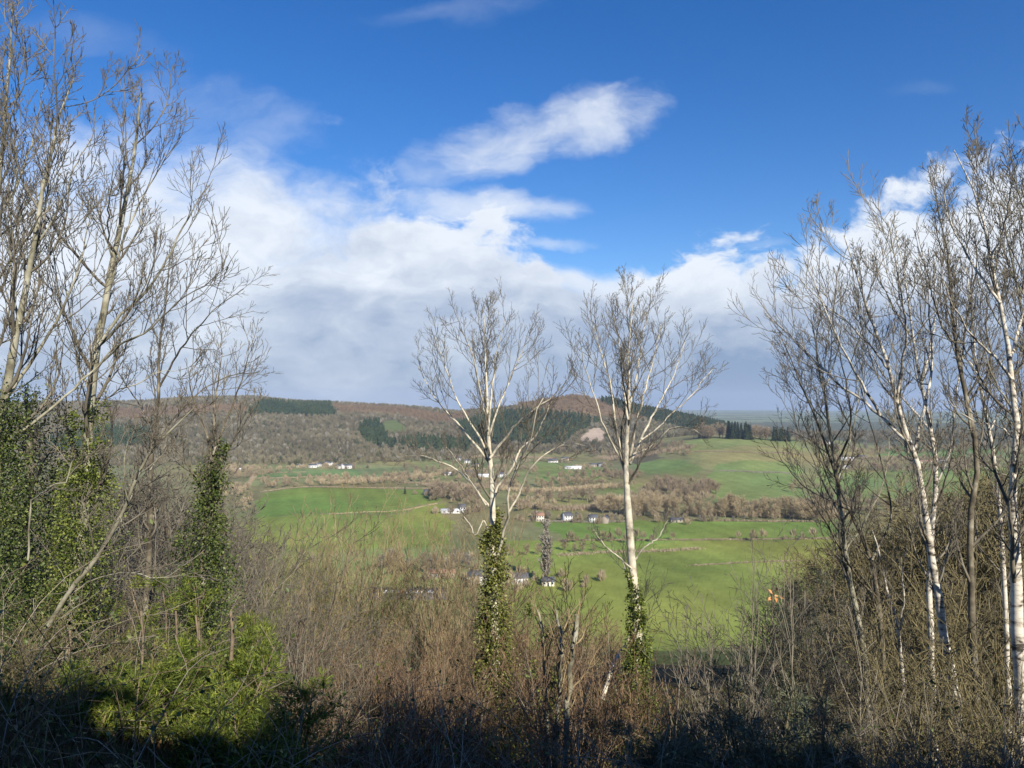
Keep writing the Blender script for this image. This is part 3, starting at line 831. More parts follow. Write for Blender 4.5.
hedge('brown scrub line left of the rocky hill foot', [(450, 456), (500, 458), (552, 459)], 6.0, 9.0, 'midtwig_brown', 1.6)
hedge('scrubby strip where the quarry hill meets the fields', [(600, 458), (640, 457), (690, 448)], 7.0, 12.0, 'midtwig_brown', 1.6)
hedge('tan scrub below the hamlet in the pale field', [(330, 484), (370, 481), (410, 478)], 5.0, 9.0, 'midtwig_tan', 1.8)
hedge('tan ragged strip along the foot of the tan belt', [(690, 514), (740, 516), (800, 517), (840, 518)], 7.0, 10.0, 'midtwig_tan', 2.6)
hedge('broken brown scrub line low in the near field beyond the poplar', [(560, 556), (600, 553), (650, 552), (700, 549)], 2.2, 4.0, 'midtwig_brown', 0.9)
hedge('faint hedge line across the near field left of the dark shrubs', [(690, 566), (740, 563), (800, 561)], 1.2, 2.0, 'midtwig_brown', 0.8)
hedge('hedge below the farm seen through the birches', [(815, 501), (900, 501), (1020, 499)], 2.6, 2.6, 'midtwig_brown')


# ------------------------------------------------------------------ buildings and cars in the valley
def box_faces(x0, x1, y0, y1, z0, z1):
    v = [(x0, y0, z0), (x1, y0, z0), (x1, y1, z0), (x0, y1, z0), (x0, y0, z1), (x1, y0, z1), (x1, y1, z1), (x0, y1, z1)]
    f = [(0, 3, 2, 1), (4, 5, 6, 7), (0, 1, 5, 4), (1, 2, 6, 5), (2, 3, 7, 6), (3, 0, 4, 7)]
    return np.array(v, float), np.array(f)


def boxes(name, bl, m, parent):
    V, Fc, n = [], [], 0
    for b in bl:
        v, f = box_faces(*b); V.append(v); Fc.append(f + n); n += 8
    return mesh_np(name, np.concatenate(V), np.concatenate(Fc), m, parent)


def house(name, label, cat, p, w, d, h, rh, rz, wall='render_white', roof='slate', chimneys=1, nwin=3, group=None):
    e = empty(name, p, rz); tag(e, label, cat, group)
    hw, hd = w / 2, d / 2
    v = np.array([(-hw, -hd, -1.2), (hw, -hd, -1.2), (hw, hd, -1.2), (-hw, hd, -1.2), (-hw, -hd, h), (hw, -hd, h), (hw, hd, h), (-hw, hd, h), (-hw, 0, h + rh), (hw, 0, h + rh)], float)
    q = np.array([(0, 1, 5, 4), (2, 3, 7, 6)]); t = np.array([(4, 5, 9), (4, 9, 8), (6, 7, 8), (6, 8, 9), (1, 2, 6), (1, 6, 5), (3, 0, 4), (3, 4, 7), (5, 6, 9), (7, 4, 8)])
    mesh_np('wall', v, [q, t], M[wall], e)
    o_ = 0.35; th = 0.22; sl = rh / hd
    rv = []
    for x in (-hw - o_, hw + o_):
        rv += [(x, -hd - o_, h - o_ * sl + 0.02), (x, -hd - o_, h - o_ * sl + th), (x, 0, h + rh + th + 0.02), (x, hd + o_, h - o_ * sl + th), (x, hd + o_, h - o_ * sl + 0.02), (x, 0, h + rh + 0.02)]
    rv = np.array(rv)
    rq = np.array([(i, (i + 1) % 6, 6 + (i + 1) % 6, 6 + i) for i in range(6)])
    cap = np.array([(0, 5, 2, 1), (5, 4, 3, 2), (6, 7, 8, 11), (11, 8, 9, 10)])
    ro = mesh_np('roof', rv, [rq, cap], M[roof], e)
    for k in range(chimneys):
        x = (-hw + 0.6) if k == 0 else (hw - 0.6)
        boxes('chimney', [(x - 0.4, x + 0.4, -0.35, 0.35, h + rh - 0.6, h + rh + 1.3)], M['stone'] if wall != 'stone' else M['tile'], ro)
    fl = [1.0] if h < 4 else [0.9, h - 1.7]
    k = 0
    for z in fl:
        for i in range(nwin):
            x = -hw + (i + 0.5) * w / nwin
            if z == fl[0] and i == nwin // 2 and nwin > 1:
                boxes('door', [(x - 0.5, x + 0.5, -hd - 0.06, -hd + 0.05, 0, 2.05)], M['doorpaint'], e)
                continue
            wf = boxes('window', [(x - 0.62, x + 0.62, -hd - 0.04, -hd + 0.05, z - 0.07, z), (x - 0.62, x + 0.62, -hd - 0.04, -hd + 0.05, z + 1.2, z + 1.27), (x - 0.62, x - 0.53, -hd - 0.04, -hd + 0.05, z + 0.002, z + 1.198), (x + 0.53, x + 0.62, -hd - 0.04, -hd + 0.05, z + 0.002, z + 1.198)], M['render_white'], e)
            boxes('pane', [(x - 0.53, x + 0.53, -hd - 0.015, -hd + 0.03, z + 0.003, z + 1.197)], M['pane'], wf)
    return e


HP = []


def hs(px, py, wpx, label, name='house', cat='house', wall='render_white', roof='slate', h=4.6, rh=2.2, rz=0.0, dep=6.5, ch=1, nwin=3, group='valley houses'):
    p = ground_at(px, py)
    HP.append(p); house(name, label, cat, p, max(0.98 * wpx * p[1] / F, 4.8), dep * 0.95, h * 0.95, rh * 0.92, rz, wall, roof, ch, nwin, group)


ham = 'white houses of the hamlet under the wooded hill'
hs(300, 467.5, 6, 'long low house at the left end of the white hamlet', wall='render_cream', h=3.4, group=ham)
hs(313, 467.5, 8, 'long white house in the hamlet under the wooded hill', group=ham, roof='slate', h=4.0)
hs(319, 466.5, 5, 'short bright white house right of the long hamlet house', group=ham, rz=0.9)
hs(327, 466.2, 6.5, 'tallest white house in the middle of the hamlet', group=ham, h=6.0, rz=0.2)
hs(333, 466.0, 5, 'white house with its gable forward near the hamlet middle', group=ham, rz=1.4)
hs(338.5, 468, 5, 'white cottage in front, towards the right of the hamlet', group=ham, h=3.2)
hs(343.5, 468, 4.5, 'small cottage second from the right end of the hamlet', group=ham, rz=1.2)
hs(349, 468, 6, 'white house at the right end of the hamlet', group=ham, h=4.2)
hs(237, 471, 9, 'grey shed at the left beneath the wooded hill', 'farm_shed', 'shed', 'stone', 'sheet', 3.2, 1.4, ch=0)
hs(277, 424, 5, 'pale lone house half way up the wooded hill', wall='render_cream')
vil = 'houses of the village behind the first tall trunk'
hs(447, 475, 9, 'low white shed at the left of the village', 'farm_shed', 'shed', 'render_white', 'sheet', 3.0, 1.2, ch=0, group=vil)
hs(459, 460.5, 5, 'white house at the top left of the village', group=vil)
hs(467, 463, 6, 'white house below the topmost one of the village', group=vil, rz=0.4)
hs(475, 467, 8, 'wide white house in the middle of the village', group=vil, wall='render_cream')
hs(470, 474.5, 9, 'grey stone house at the village foot', group=vil, wall='stone', roof='slate')
hs(484, 477, 14, 'long white low building at the village foot', 'farm_shed', 'shed', 'render_white', 'sheet', 3.2, 1.3, ch=0, group=vil)
hs(502, 477, 8, 'white house right of the long village building', group=vil)
hs(515, 462, 3.4, 'tiny white cottage alone in the field right of the village', h=3.2)
far = 'farm buildings under the rocky hill'
hs(553, 462.5, 10, 'white farmhouse below the rocky hill', group=far, h=4.4)
hs(565, 460.5, 7, 'grey roofed house just above the white farmhouse', group=far, wall='render_cream')
hs(573, 469, 17, 'long white barn in front of the farm buildings', 'barn', 'barn', 'render_white', 'sheet', 3.6, 1.5, ch=0, group=far)
hs(593, 467, 7, 'stone house left of the bright cottage below the quarry', group=far, wall='stone')
hs(602, 466.5, 7, 'bright white cottage at the right of the farm below the quarry', group=far)
hs(427, 495, 6, 'grey stone house at the corner of the big green field', wall='stone')
hs(435, 494, 7, 'grey slate house behind the one at the field corner', wall='stone', rz=1.1)
hs(451, 513, 20, 'long white low barn left of the ivy covered trunk', 'barn', 'barn', 'render_white', 'sheet', 2.8, 1.3, ch=0)
hs(462, 512, 8, 'white farmhouse joined to the long low barn', h=5.2, rh=2.6)
hs(540, 521, 8, 'tan stone house left of the white valley house', wall='render_cream', roof='tile', h=5.4)
hs(567, 521, 9, 'bright white gabled house in the middle of the valley', h=5.4, rh=2.8, rz=0.5)
hs(593, 522, 8, 'white house between the gabled house and the second trunk', h=4.6, roof='slate')
hs(605, 523, 8, 'grey gabled house just left of the second trunk', wall='stone', rz=1.3)
hs(676, 522, 12, 'low grey stone barn right of the second trunk', 'barn', 'barn', 'stone', 'slate', 2.6, 1.2, ch=0)
hs(478, 583, 20, 'white house half hidden behind the ivy covered trunk', h=4.8, rh=2.4)
hs(517, 583, 22, 'white cottage beside the tall grey poplar', h=3.6, rh=2.2, nwin=4)
hs(548, 585, 12, 'low pale cottage right of the white one by the poplar', wall='render_cream', h=2.8, rh=1.8)
hs(442, 577, 27, 'long low building with a tan roof behind the parked cars', 'barn', 'barn', 'stone', 'tile', 3.0, 1.6, ch=0, nwin=5)
bf = 'farm buildings behind the right hand birches'
hs(828, 444, 5, 'small pale house on the rise left of the birches', group=bf)
hs(873, 435, 6, 'pale house highest on the rise behind the birches', group=bf, wall='render_cream')
hs(847, 461, 14, 'large pale farm shed left of the leaning birch', 'farm_shed', 'shed', 'render_white', 'sheet', 4.4, 1.8, ch=0, group=bf)
hs(843, 468, 10, 'low white shed in front of the large pale shed', 'farm_shed', 'shed', 'render_white', 'sheet', 2.6, 1.0, ch=0, group=bf)
hs(862, 459, 8, 'grey stone farmhouse right of the pale shed', group=bf, wall='stone')
hs(925, 463, 16, 'long red roofed barn right of the leaning birch', 'barn', 'barn', 'render_cream', 'tile', 3.2, 1.6, ch=0, group=bf)
hs(946, 463, 13, 'white shed at the right end of the red roofed barn', 'farm_shed', 'shed', 'render_white', 'sheet', 3.4, 1.4, ch=0, group=bf)


_g = []
for p in HP:
    for q in range(9):
        a = rnd.uniform(0, 6.28); d = rnd.uniform(8, 26)
        x = p[0] + 1.3 * d * math.cos(a); y = p[1] + d * abs(math.sin(a)) * (1.0 if rnd.random() < 0.75 else -0.6)
        _g.append((x, y, float(terrain(x, y)) - 2.0))
wood('garden_scrub', 'brown bushes growing round the valley houses', np.array(_g), 'scrub')


def car(label, paint, p, rz):
    e = empty('parked_car', p, rz); tag(e, label, 'car', 'cars in the small car park')
    prof = [(-2.1, 0.35), (-2.15, 0.75), (-1.95, 0.95), (-1.5, 1.0), (-1.15, 1.42), (0.45, 1.46), (1.05, 1.0), (1.9, 0.85), (2.15, 0.62), (2.1, 0.35)]
    n = len(prof); V = []
    for y, s in ((-0.86, 1.0), (0.86, 1.0)):
        for x, z in prof:
            V.append((x, y * (0.84 if z > 1.1 else 1.0), z))
    V = np.array(V)
    q = np.array([(i, (i + 1) % n, n + (i + 1) % n, n + i) for i in range(n)])
    fan = np.array([(0, i, i + 1) for i in range(1, n - 1)]); fan2 = fan[:, ::-1] + n
    mesh_np('body', V, [q, fan, fan2], M['paint_' + paint], e)
    for y, s in ((-0.80, -1), (0.80, 1)):
        g = np.array([(-1.35, y + s * 0.055, 1.04), (0.82, y + s * 0.055, 1.04), (0.36, y - s * 0.055, 1.38), (-1.06, y - s * 0.055, 1.38)])
        mesh_np('window', g, np.array([(0, 1, 2, 3)]), M['pane'], e)
    ws = np.array([(0.50, -0.70, 1.43), (0.50, 0.70, 1.43), (1.06, 0.80, 1.025), (1.06, -0.80, 1.025)]) + np.array([0.02, 0, 0.012])
    mesh_np('windscreen', ws, np.array([(0, 1, 2, 3)]), M['pane'], e)
    for x in (-1.35, 1.32):
        for y in (-0.80, 0.80):
            th = np.linspace(0, 6.283, 15)[:-1]
            a = np.stack([x + 0.33 * np.cos(th), 0 * th + y - 0.11, 0.33 + 0.33 * np.sin(th)], -1); b = a + np.array([0, 0.22, 0])
            V2 = np.vstack([a, b, [[x, y - 0.11, 0.33], [x, y + 0.11, 0.33]]]); i = np.arange(14); j = (i + 1) % 14
            mesh_np('wheel', V2, [np.stack([i, j, 14 + j, 14 + i], -1), np.stack([np.full(14, 28), j, i], -1), np.stack([np.full(14, 29), 14 + i, 14 + j], -1)], M['tyre'], e)


pk = gpoly([(372, 588), (446, 588), (450, 600), (368, 600)])
pv_ = np.array([(x, y, 0) for x, y in pk]); pv_[:, 2] = terrain(pk[:, 0], pk[:, 1]).max() + 0.12
ko = mesh_np('car_park', np.vstack([pv_, pv_ - np.array([0, 0, 1.0])]), np.array([(0, 3, 2, 1), (0, 1, 5, 4), (1, 2, 6, 5), (2, 3, 7, 6), (3, 0, 4, 7)]), M['tarmac'])
tag(ko, 'small tarmac car park in front of the tan roofed building', 'car park', kind='structure')
zc = float(pv_[0, 2]) + 0.004
for px, pt, lab in ((387, 'white', 'white parked car at the left end of the row'), (393, 'white', 'second white car from the left end of the row'), (398.5, 'silver', 'silver car parked just left of the red one'),
                    (404, 'red', 'red car parked in the middle of the row'), (410, 'white', 'white car parked just right of the red one'), (419.5, 'white', 'white car parked alone right of the gap'), (431, 'silver', 'silver car parked at the right end of the row')):
    g = ground_at(px, 594); car(lab, pt, (g[0], g[1], zc), rnd.uniform(-0.1, 0.1) + 1.1)

# unseen house inferred behind the viewer, split into sections that shape its foreground shadow
for x0, x1, top, lab in ((-11.0, 1.9, 107.7, 'left hand section of the unseen stone house behind the viewpoint, shaped to shade the left bank'), (1.95, 4.9, 107.05, 'low narrow section of the unseen stone house behind the viewpoint, shaped to lower its shadow'),
                         (4.95, 6.9, 107.75, 'middling section of the unseen stone house behind the viewpoint, shaped to shade the foreground'),
                         (6.95, 10.2, 108.9, 'tallest section of the unseen stone house behind the viewpoint, shaped to shade the middle'), (10.25, 19.0, 107.3, 'right hand section of the unseen stone house behind the viewpoint, shaped for its shadow')):
    gz = float(terrain(5.0, -7.4))
    house('shadow_house_section', lab, 'house', ((x0 + x1) / 2, -7.4, gz), x1 - x0 - 0.72, 6.4, top - gz - 2.6, 2.4, 0.0, 'stone', 'slate', 0, 3, 'unseen house sections shaping the foreground shadow')


# ------------------------------------------------------------------ near trees
def px_curve(pts, Y, n, g=0.0, ph=0.0):
    """limb traced on the photograph, bending g metres in depth per metre sideways/up"""
    out = []; p0 = None
    for i, q in enumerate(pts):
        a = at(q[0], q[1], Y)
        if p0 is None: p0 = a
        dl = np.linalg.norm(a - p0)
        out.append(at(q[0], q[1], Y + g * dl + 0.12 * math.sin(i * 1.9 + ph)))
    return curve(out, n)


def near_tree(name, label, Y, trunk, tr_px, limbs, crown, bark='pale', twig='twig_pale', ivy=None, group=None, cat='tree', gnd=True):
    """trunk and limbs traced (pixels, width in pixels), finer branches grown from them"""
    k = Y / F
    low = 0.10 if group == 'birches of the right group' else 0.0
    trunk = [(a, b + max(0, 420 - b) * low) for a, b in trunk]; limbs = [([(a, b + max(0, 420 - b) * low) for a, b in lp], w0, w1) for lp, w0, w1 in limbs]
    pts = [at(a, b, Y) for a, b in trunk]
    if gnd:
        b = pts[0]; z = float(terrain(b[0], Y)); 
        if b[2] > z - 0.2:
            pts.insert(0, np.array([b[0] + (b[0] - pts[1][0]) * 0.2, Y, z - 0.3]))
    org = np.array([pts[0][0], Y, float(terrain(pts[0][0], Y))])
    e = empty(name, tuple(org)); tag(e, label, cat, group)
    TP = curve(pts, 18); TR = np.interp(np.linspace(0, 1, 18), np.linspace(0, 1, len(tr_px)), tr_px) * k * 0.38
    TP[1:-1] += rng.normal(0, 0.012, TP[1:-1].shape)
    t = Tubes(); t.add(TP, TR, 9); t.build('trunk', M[bark], e, org)
    par = [(TP, TR)]
    for lp, w0, w1 in limbs:
        if crown.get('nx'): lp = [(crown['nx'] + (a - crown['nx']) * (crown.get('sx', 0.88) if b < 425 else 1.0), b) for a, b in lp]
        P = px_curve(lp, Y, 18, rnd.uniform(-0.7, 0.7), rnd.uniform(0, 6)); Rr = np.linspace(w0, w1, 18) * k * (0.24 if bark == 'lichen' else 0.29)
        P[1:] += rng.normal(0, 0.010, P[1:].shape)
        t = Tubes(); t.add(P, Rr, 7); t.build('limb', M[bark], e, org)
        par.append((P, Rr))
    c = Tubes()
    PP = np.stack([p for p, r in par]); RR = np.stack([r for p, r in par])
    Ls = crown
    if Ls.get('n0'):                                    # main branches straight off the trunk
        B, BR = spawn(PP[:1], RR[:1], Ls['n0'], Ls.get('t0', 0.5), 0.97, Ls.get('a0', 0.6), Ls['L0'], Ls.get('u0', 0.22), 0.07, 18, 0.55, 0.006, Ls.get('s0', 0.6))
        c.add(B, BR, 5); PP = np.concatenate([PP, B]); RR = np.concatenate([RR, BR])
    ln = plen(PP)
    tl = np.full(len(PP), Ls.get('tl', 0.3)); 
    C1, R1 = spawn(PP[1:] if len(PP) > 1 else PP, RR[1:] if len(PP) > 1 else RR, Ls.get('k1', 9), Ls.get('tl', 0.35), 1.0, Ls.get('a1', 0.6), (ln[1:] if len(PP) > 1 else ln) * Ls.get('l1', 0.42), Ls.get('u1', 0.16), 0.09, 8, 0.55, 0.0046, 0.45)
    C0, R0 = spawn(PP[:1], RR[:1], Ls.get('kt', 10), Ls.get('t0', 0.5), 1.0, 0.6, Ls.get('Lt', 0.9), 0.2, 0.1, 8, 0.5, 0.004, 0.4)
    C1 = np.concatenate([C1, C0]); R1 = np.concatenate([R1, R0])
    C2, R2 = spawn(C1, R1, Ls.get('k2', 6), 0.22, 1.0, 0.62, np.clip(plen(C1) * 0.42, 0.10, 0.7), Ls.get('u2', 0.16), 0.11, 6, 0.7, 0.0040, 0.5)
    C3, R3 = spawn(C2, R2, Ls.get('k3', 4), 0.3, 1.0, 0.6, np.clip(plen(C2) * 0.5, 0.08, 0.28), 0.14, 0.13, 4, 0.85, 0.0036, 0.4)
    k_ = rng.uniform(0, 1, len(C2)) < plen(C2) / 0.16; C2, R2 = C2[k_], R2[k_]
    k_ = rng.uniform(0, 1, len(C3)) < plen(C3) / 0.15; C3, R3 = C3[k_], R3[k_]
    c.add(C1, R1, 4); c.add(C2, R2, 3); c.add(C3, R3, 3)
    c.build('crown', M[twig], e, org)
    if ivy:
        ivy_on(e, org, PP, ivy, k)
    return e, PP, RR


def ivy_on(e, org, PP, ivy, k):
    L = Leaves()
    for li, t0, t1, rad0, rad1, n, mt in ivy:
        P = PP[li]; m = len(P)
        nc = max(12, n // 70)
        tc_ = t0 + (t1 - t0) * rng.beta(1.0, 1.25, nc); th = rng.uniform(0, 6.28, nc)
        f = tc_ * (m - 1); i = np.clip(f.astype(int), 0, m - 2); fr = (f - i)[:, None]
        cc = P[i] * (1 - fr) + P[i + 1] * fr
        rc = (rad0 + (rad1 - rad0) * (tc_ - t0) / (t1 - t0)) * k * rng.uniform(0.0, 1.0, nc)
        cc = cc + np.stack([np.cos(th) * rc, np.sin(th) * rc, rng.normal(0, 0.05, nc)], -1)
        w = rng.uniform(0.4, 1.6, nc); ci = rng.choice(nc, n, p=w / w.sum())
        sg = rng.uniform(0.14, 0.34, nc) * (rad0 + (rad1 - rad0) * (tc_ - t0) / (t1 - t0)) * k
        off = rng.normal(0, 1, (n, 3)) * sg[ci][:, None] * np.array([1, 1, 1.5]); off[:, 2] -= np.abs(rng.normal(0, 0.04, n))
        D = norm(off + 0.3 * np.stack([np.cos(th), np.sin(th), 0 * th], -1)[ci]) + rng.normal(0, 0.45, (n, 3)) + np.array([0, 0, -0.35])
        s = rng.uniform(0.45, 1.25, n) * 0.0036 * e.location.y
        L.add(cc[ci] + off, D, s, s * rng.uniform(0.6, 1.0, n), 0.22)
    L.build('ivy', M[mt], e, org)


CA = dict(n0=16, t0=0.56, L0=1.6, a0=0.58, u0=0.10, s0=0.42, k1=7, k2=8, k3=4, l1=0.46, kt=3, Lt=0.4)
near_tree('ash_tree', 'pale trunked bare tree with an ivy sleeve, left of the two in the centre', 18.0,
          [(498, 745), (495, 640), (493, 540), (492, 480), (489, 440), (487, 400), (485, 350), (484, 326), (484, 316)], [16, 15, 13, 11, 9, 7, 4.5, 2.5, 1],
          [([(489, 462), (478, 448), (462, 428), (444, 411), (426, 388), (416, 366)], 5, 1),
           ([(488, 452), (476, 432), (460, 408), (448, 380), (440, 356), (434, 338)], 4, 1),
           ([(490, 458), (502, 442), (518, 424), (538, 408), (556, 396), (570, 380)], 5, 1.2),
           ([(488, 440), (496, 415), (508, 385), (522, 355), (530, 332)], 4, 1),
           ([(488, 430), (491, 400), (496, 360), (502, 335), (506, 318)], 4, 1),
           ([(487, 425), (480, 390), (470, 350), (460, 330), (456, 318)], 4, 1),
           ([(492, 498), (500, 484), (512, 468), (521, 448), (534, 438), (545, 422), (552, 405)], 5, 1.2),
           ([(497, 560), (505, 525), (509, 512), (508, 492), (518, 465), (530, 440), (538, 415), (545, 398)], 5, 1.5),
           ([(509, 512), (520, 492), (528, 472), (540, 458), (556, 448), (572, 443), (586, 446)], 4, 1),
           ([(490, 507), (480, 496), (468, 480), (455, 468), (440, 462), (424, 456), (406, 456)], 4, 1),
           ([(486, 505), (475, 488), (460, 465), (447, 447)], 3, 1),
           ([(488, 535), (484, 520), (476, 535), (470, 525), (460, 512)], 3, 1)],
          dict(CA, tl=0.42, nx=487, sx=0.96), 'pale', 'twig', [(0, 0.02, 0.56, 27, 7, 24000, 'ivy_olive')], 'tall bare trees in the centre')
near_tree('ash_tree', 'pale trunked bare tree with a rounded crown, right of the two in the centre', 17.0,
          [(634, 745), (636, 690), (638, 640), (634, 590), (630, 540), (626, 490), (626, 460), (628, 420), (629, 370), (631, 320), (632, 312), (633, 302)], [12, 12, 12, 12, 11, 10.5, 10, 7, 5, 3.5, 2, 1],
          [([(624, 470), (618, 440), (612, 412), (606, 380), (596, 350), (589, 330), (586, 318)], 5, 1),
           ([(622, 464), (614, 448), (603, 425), (592, 400), (580, 372), (574, 348)], 4, 1),
           ([(629, 462), (634, 435), (642, 408), (652, 375), (661, 345), (666, 324)], 5, 1),
           ([(630, 464), (638, 445), (648, 425), (662, 405), (680, 375), (687, 355), (693, 342)], 5, 1),
           ([(641, 440), (656, 430), (676, 415), (700, 396), (714, 380), (724, 368)], 3, 1),
           ([(632, 455), (645, 450), (660, 438), (672, 428), (690, 428), (704, 436)], 2.5, 0.8),
           ([(628, 420), (622, 385), (618, 345), (613, 325), (610, 310)], 4, 1),
           ([(628, 415), (638, 375), (646, 330), (649, 315), (652, 303)], 4, 1),
           ([(602, 700), (612, 668), (628, 640), (634, 615), (630, 585), (622, 560)], 8, 2),
           ([(633, 570), (618, 556), (604, 545), (594, 530)], 3, 1),
           ([(634, 560), (646, 546), (658, 538), (668, 520)], 3, 1)],
          dict(CA, t0=0.60, tl=0.40, nx=629), 'pale', 'twig', [(0, 0.04, 0.44, 19, 6, 13000, 'ivy')], 'tall bare trees in the centre')

# left group
CL = dict(n0=15, t0=0.35, L0=1.7, a0=0.75, u0=0.14, s0=0.35, k1=7, k2=7, k3=4, l1=0.50, kt=4, Lt=0.6, tl=0.20)
near_tree('ivy_clad_tree', 'grey lichened tree rising from an ivy column, tallest right of the left group', 11.0,
          [(62, 690), (72, 610), (84, 520), (90, 440), (92, 390), (100, 330), (112, 270), (126, 200), (136, 140), (142, 84)], [16, 15, 14, 13, 12, 10, 8, 6, 4, 1.5],
          [([(98, 345), (118, 318), (140, 298), (166, 262), (190, 215), (214, 178)], 7, 1.5),
           ([(104, 310), (116, 265), (132, 220), (158, 170), (178, 140)], 6, 1.5),
           ([(96, 370), (120, 345), (150, 330), (180, 300), (205, 285), (222, 270)], 5, 1.2),
           ([(92, 400), (78, 360), (70, 320), (64, 270), (58, 225)], 5, 1.2),
           ([(112, 270), (108, 225), (112, 180), (114, 150)], 4, 1.2),
           ([(92, 420), (110, 395), (135, 385), (160, 372), (180, 370)], 4, 1)],
          CL, 'lichen', 'twig', [(0, 0.0, 0.50, 56, 16, 24000, 'ivy')], 'bare trees of the left group')
near_tree('ivy_clad_tree', 'lichened tree at the left edge with dark ivy to half its height', 9.5,
          [(-22, 720), (-12, 600), (-6, 480), (4, 400), (18, 330), (32, 250), (46, 180), (60, 120), (74, 78)], [18, 17, 16, 13, 11, 8, 6, 4, 1.5],
          [([(4, 400), (26, 370), (52, 330), (72, 290), (86, 240), (92, 205)], 8, 1.5),
           ([(20, 325), (12, 280), (10, 230), (16, 170), (14, 130)], 6, 1.5),
           ([(34, 250), (54, 220), (70, 180), (84, 150), (96, 128)], 5, 1.2),
           ([(0, 440), (30, 425), (60, 400), (96, 368), (128, 330), (150, 300)], 7, 1.5),
           ([(-4, 380), (-12, 320), (-4, 250), (-8, 190)], 6, 1.5)],
          CL, 'lichen', 'twig', [(0, 0.0, 0.52, 60, 26, 24000, 'ivy_dark')], 'bare trees of the left group')
near_tree('bare_tree', 'slim grey tree rising up the left frame edge, highest of all', 10.0,
          [(-40, 720), (-34, 560), (-26, 420), (-14, 300), (-2, 200), (6, 110), (10, 50), (12, 8)], [13, 12, 11, 10, 8, 6, 4, 1.5],
          [([(-6, 230), (14, 190), (30, 150), (40, 110), (48, 76)], 5, 1.2),
           ([(0, 180), (-10, 130), (-8, 80), (-14, 40)], 4, 1.2),
           ([(-14, 300), (10, 262), (34, 226), (50, 190), (64, 150)], 5, 1.2)],
          dict(CL, n0=18), 'lichen', 'twig', None, 'bare trees of the left group')
near_tree('leaning_tree', 'pale stemmed tree leaning right across the ivy at the left', 8.5,
          [(16, 700), (40, 640), (70, 590), (104, 545), (128, 500), (150, 455), (176, 425), (200, 402)], [6, 6, 6, 6, 5, 4, 3, 1.2],
          [([(28, 560), (30, 520), (34, 500), (52, 486), (68, 478), (70, 462), (78, 450)], 4, 2),
           ([(60, 600), (96, 580), (130, 572), (160, 578), (200, 572)], 3.5, 1.2),
           ([(104, 545), (120, 525), (136, 490), (150, 470), (170, 440)], 4, 1.2),
           ([(46, 630), (84, 602), (112, 576), (124, 545)], 3, 1),
           ([(128, 500), (124, 470), (130, 440), (150, 420)], 3, 1)],
          dict(n0=6, t0=0.4, L0=0.9, k1=7, k2=4, k3=3, l1=0.35, kt=8, Lt=0.6, tl=0.4, u0=0.05, u1=0.05, u2=0.06), 'lichen', 'twig', None, 'bare trees of the left group')
near_tree('ivy_clad_tree', 'short ivy covered trunk with a spray of bare twigs at its top', 12.0,
          [(196, 700), (200, 620), (204, 540), (210, 490), (215, 455), (214, 440)], [16, 15, 12, 8, 5, 3],
          [([(212, 462), (206, 430), (196, 405), (190, 380), (196, 350)], 4, 1),
           ([(213, 455), (224, 425), (236, 395), (246, 365), (250, 340)], 4, 1),
           ([(210, 478), (228, 450), (246, 420), (262, 395)], 3, 1),
           ([(206, 500), (190, 470), (172, 440), (166, 410)], 3.5, 1),
           ([(214, 440), (214, 405), (220, 370), (222, 335)], 4, 1)],
          dict(n0=6, t0=0.7, L0=1.0, k1=10, k2=6, k3=3, l1=0.45, kt=8, Lt=0.8, tl=0.15), 'dark_bark', 'twig', [(0, 0.05, 0.98, 52, 11, 20000, 'ivy_dark')], 'bare trees of the left group')
near_tree('bare_tree', 'dark thin tree with drooping twigs behind the left ivy columns', 15.0,
          [(140, 700), (146, 600), (150, 520), (152, 450), (158, 400), (160, 340), (168, 290), (170, 250)], [8, 8, 7, 7, 6, 4, 2.5, 1],
          [([(152, 450), (172, 420), (200, 392), (230, 376), (258, 372)], 4, 1), ([(154, 430), (136, 400), (118, 370), (112, 340)], 3, 1),
           ([(158, 390), (180, 350), (204, 320), (226, 300), (244, 290)], 4, 1), ([(160, 350), (150, 320), (140, 290)], 3, 1)],
          dict(n0=12, t0=0.3, L0=1.6, k1=9, k2=6, k3=4, l1=0.45, kt=10, Lt=0.9, tl=0.2, u1=0.04, u2=0.04), 'dark_bark', 'twig', None, 'bare trees of the left group')
near_tree('ivy_clad_tree', 'dark ivy mass with hidden trunk at the far left of the photo', 13.0,
          [(20, 700), (24, 620), (28, 520), (30, 440), (26, 400)], [16, 15, 14, 10, 5], [([(28, 500), (40, 470), (56, 440), (60, 410)], 4, 1.2)],
          dict(n0=6, t0=0.7, L0=1.0, k1=7, k2=5, k3=3, l1=0.45, kt=6, Lt=0.7, tl=0.3), 'dark_bark', 'twig', [(0, 0.0, 1.0, 60, 34, 20000, 'ivy_dark')], 'bare trees of the left group')

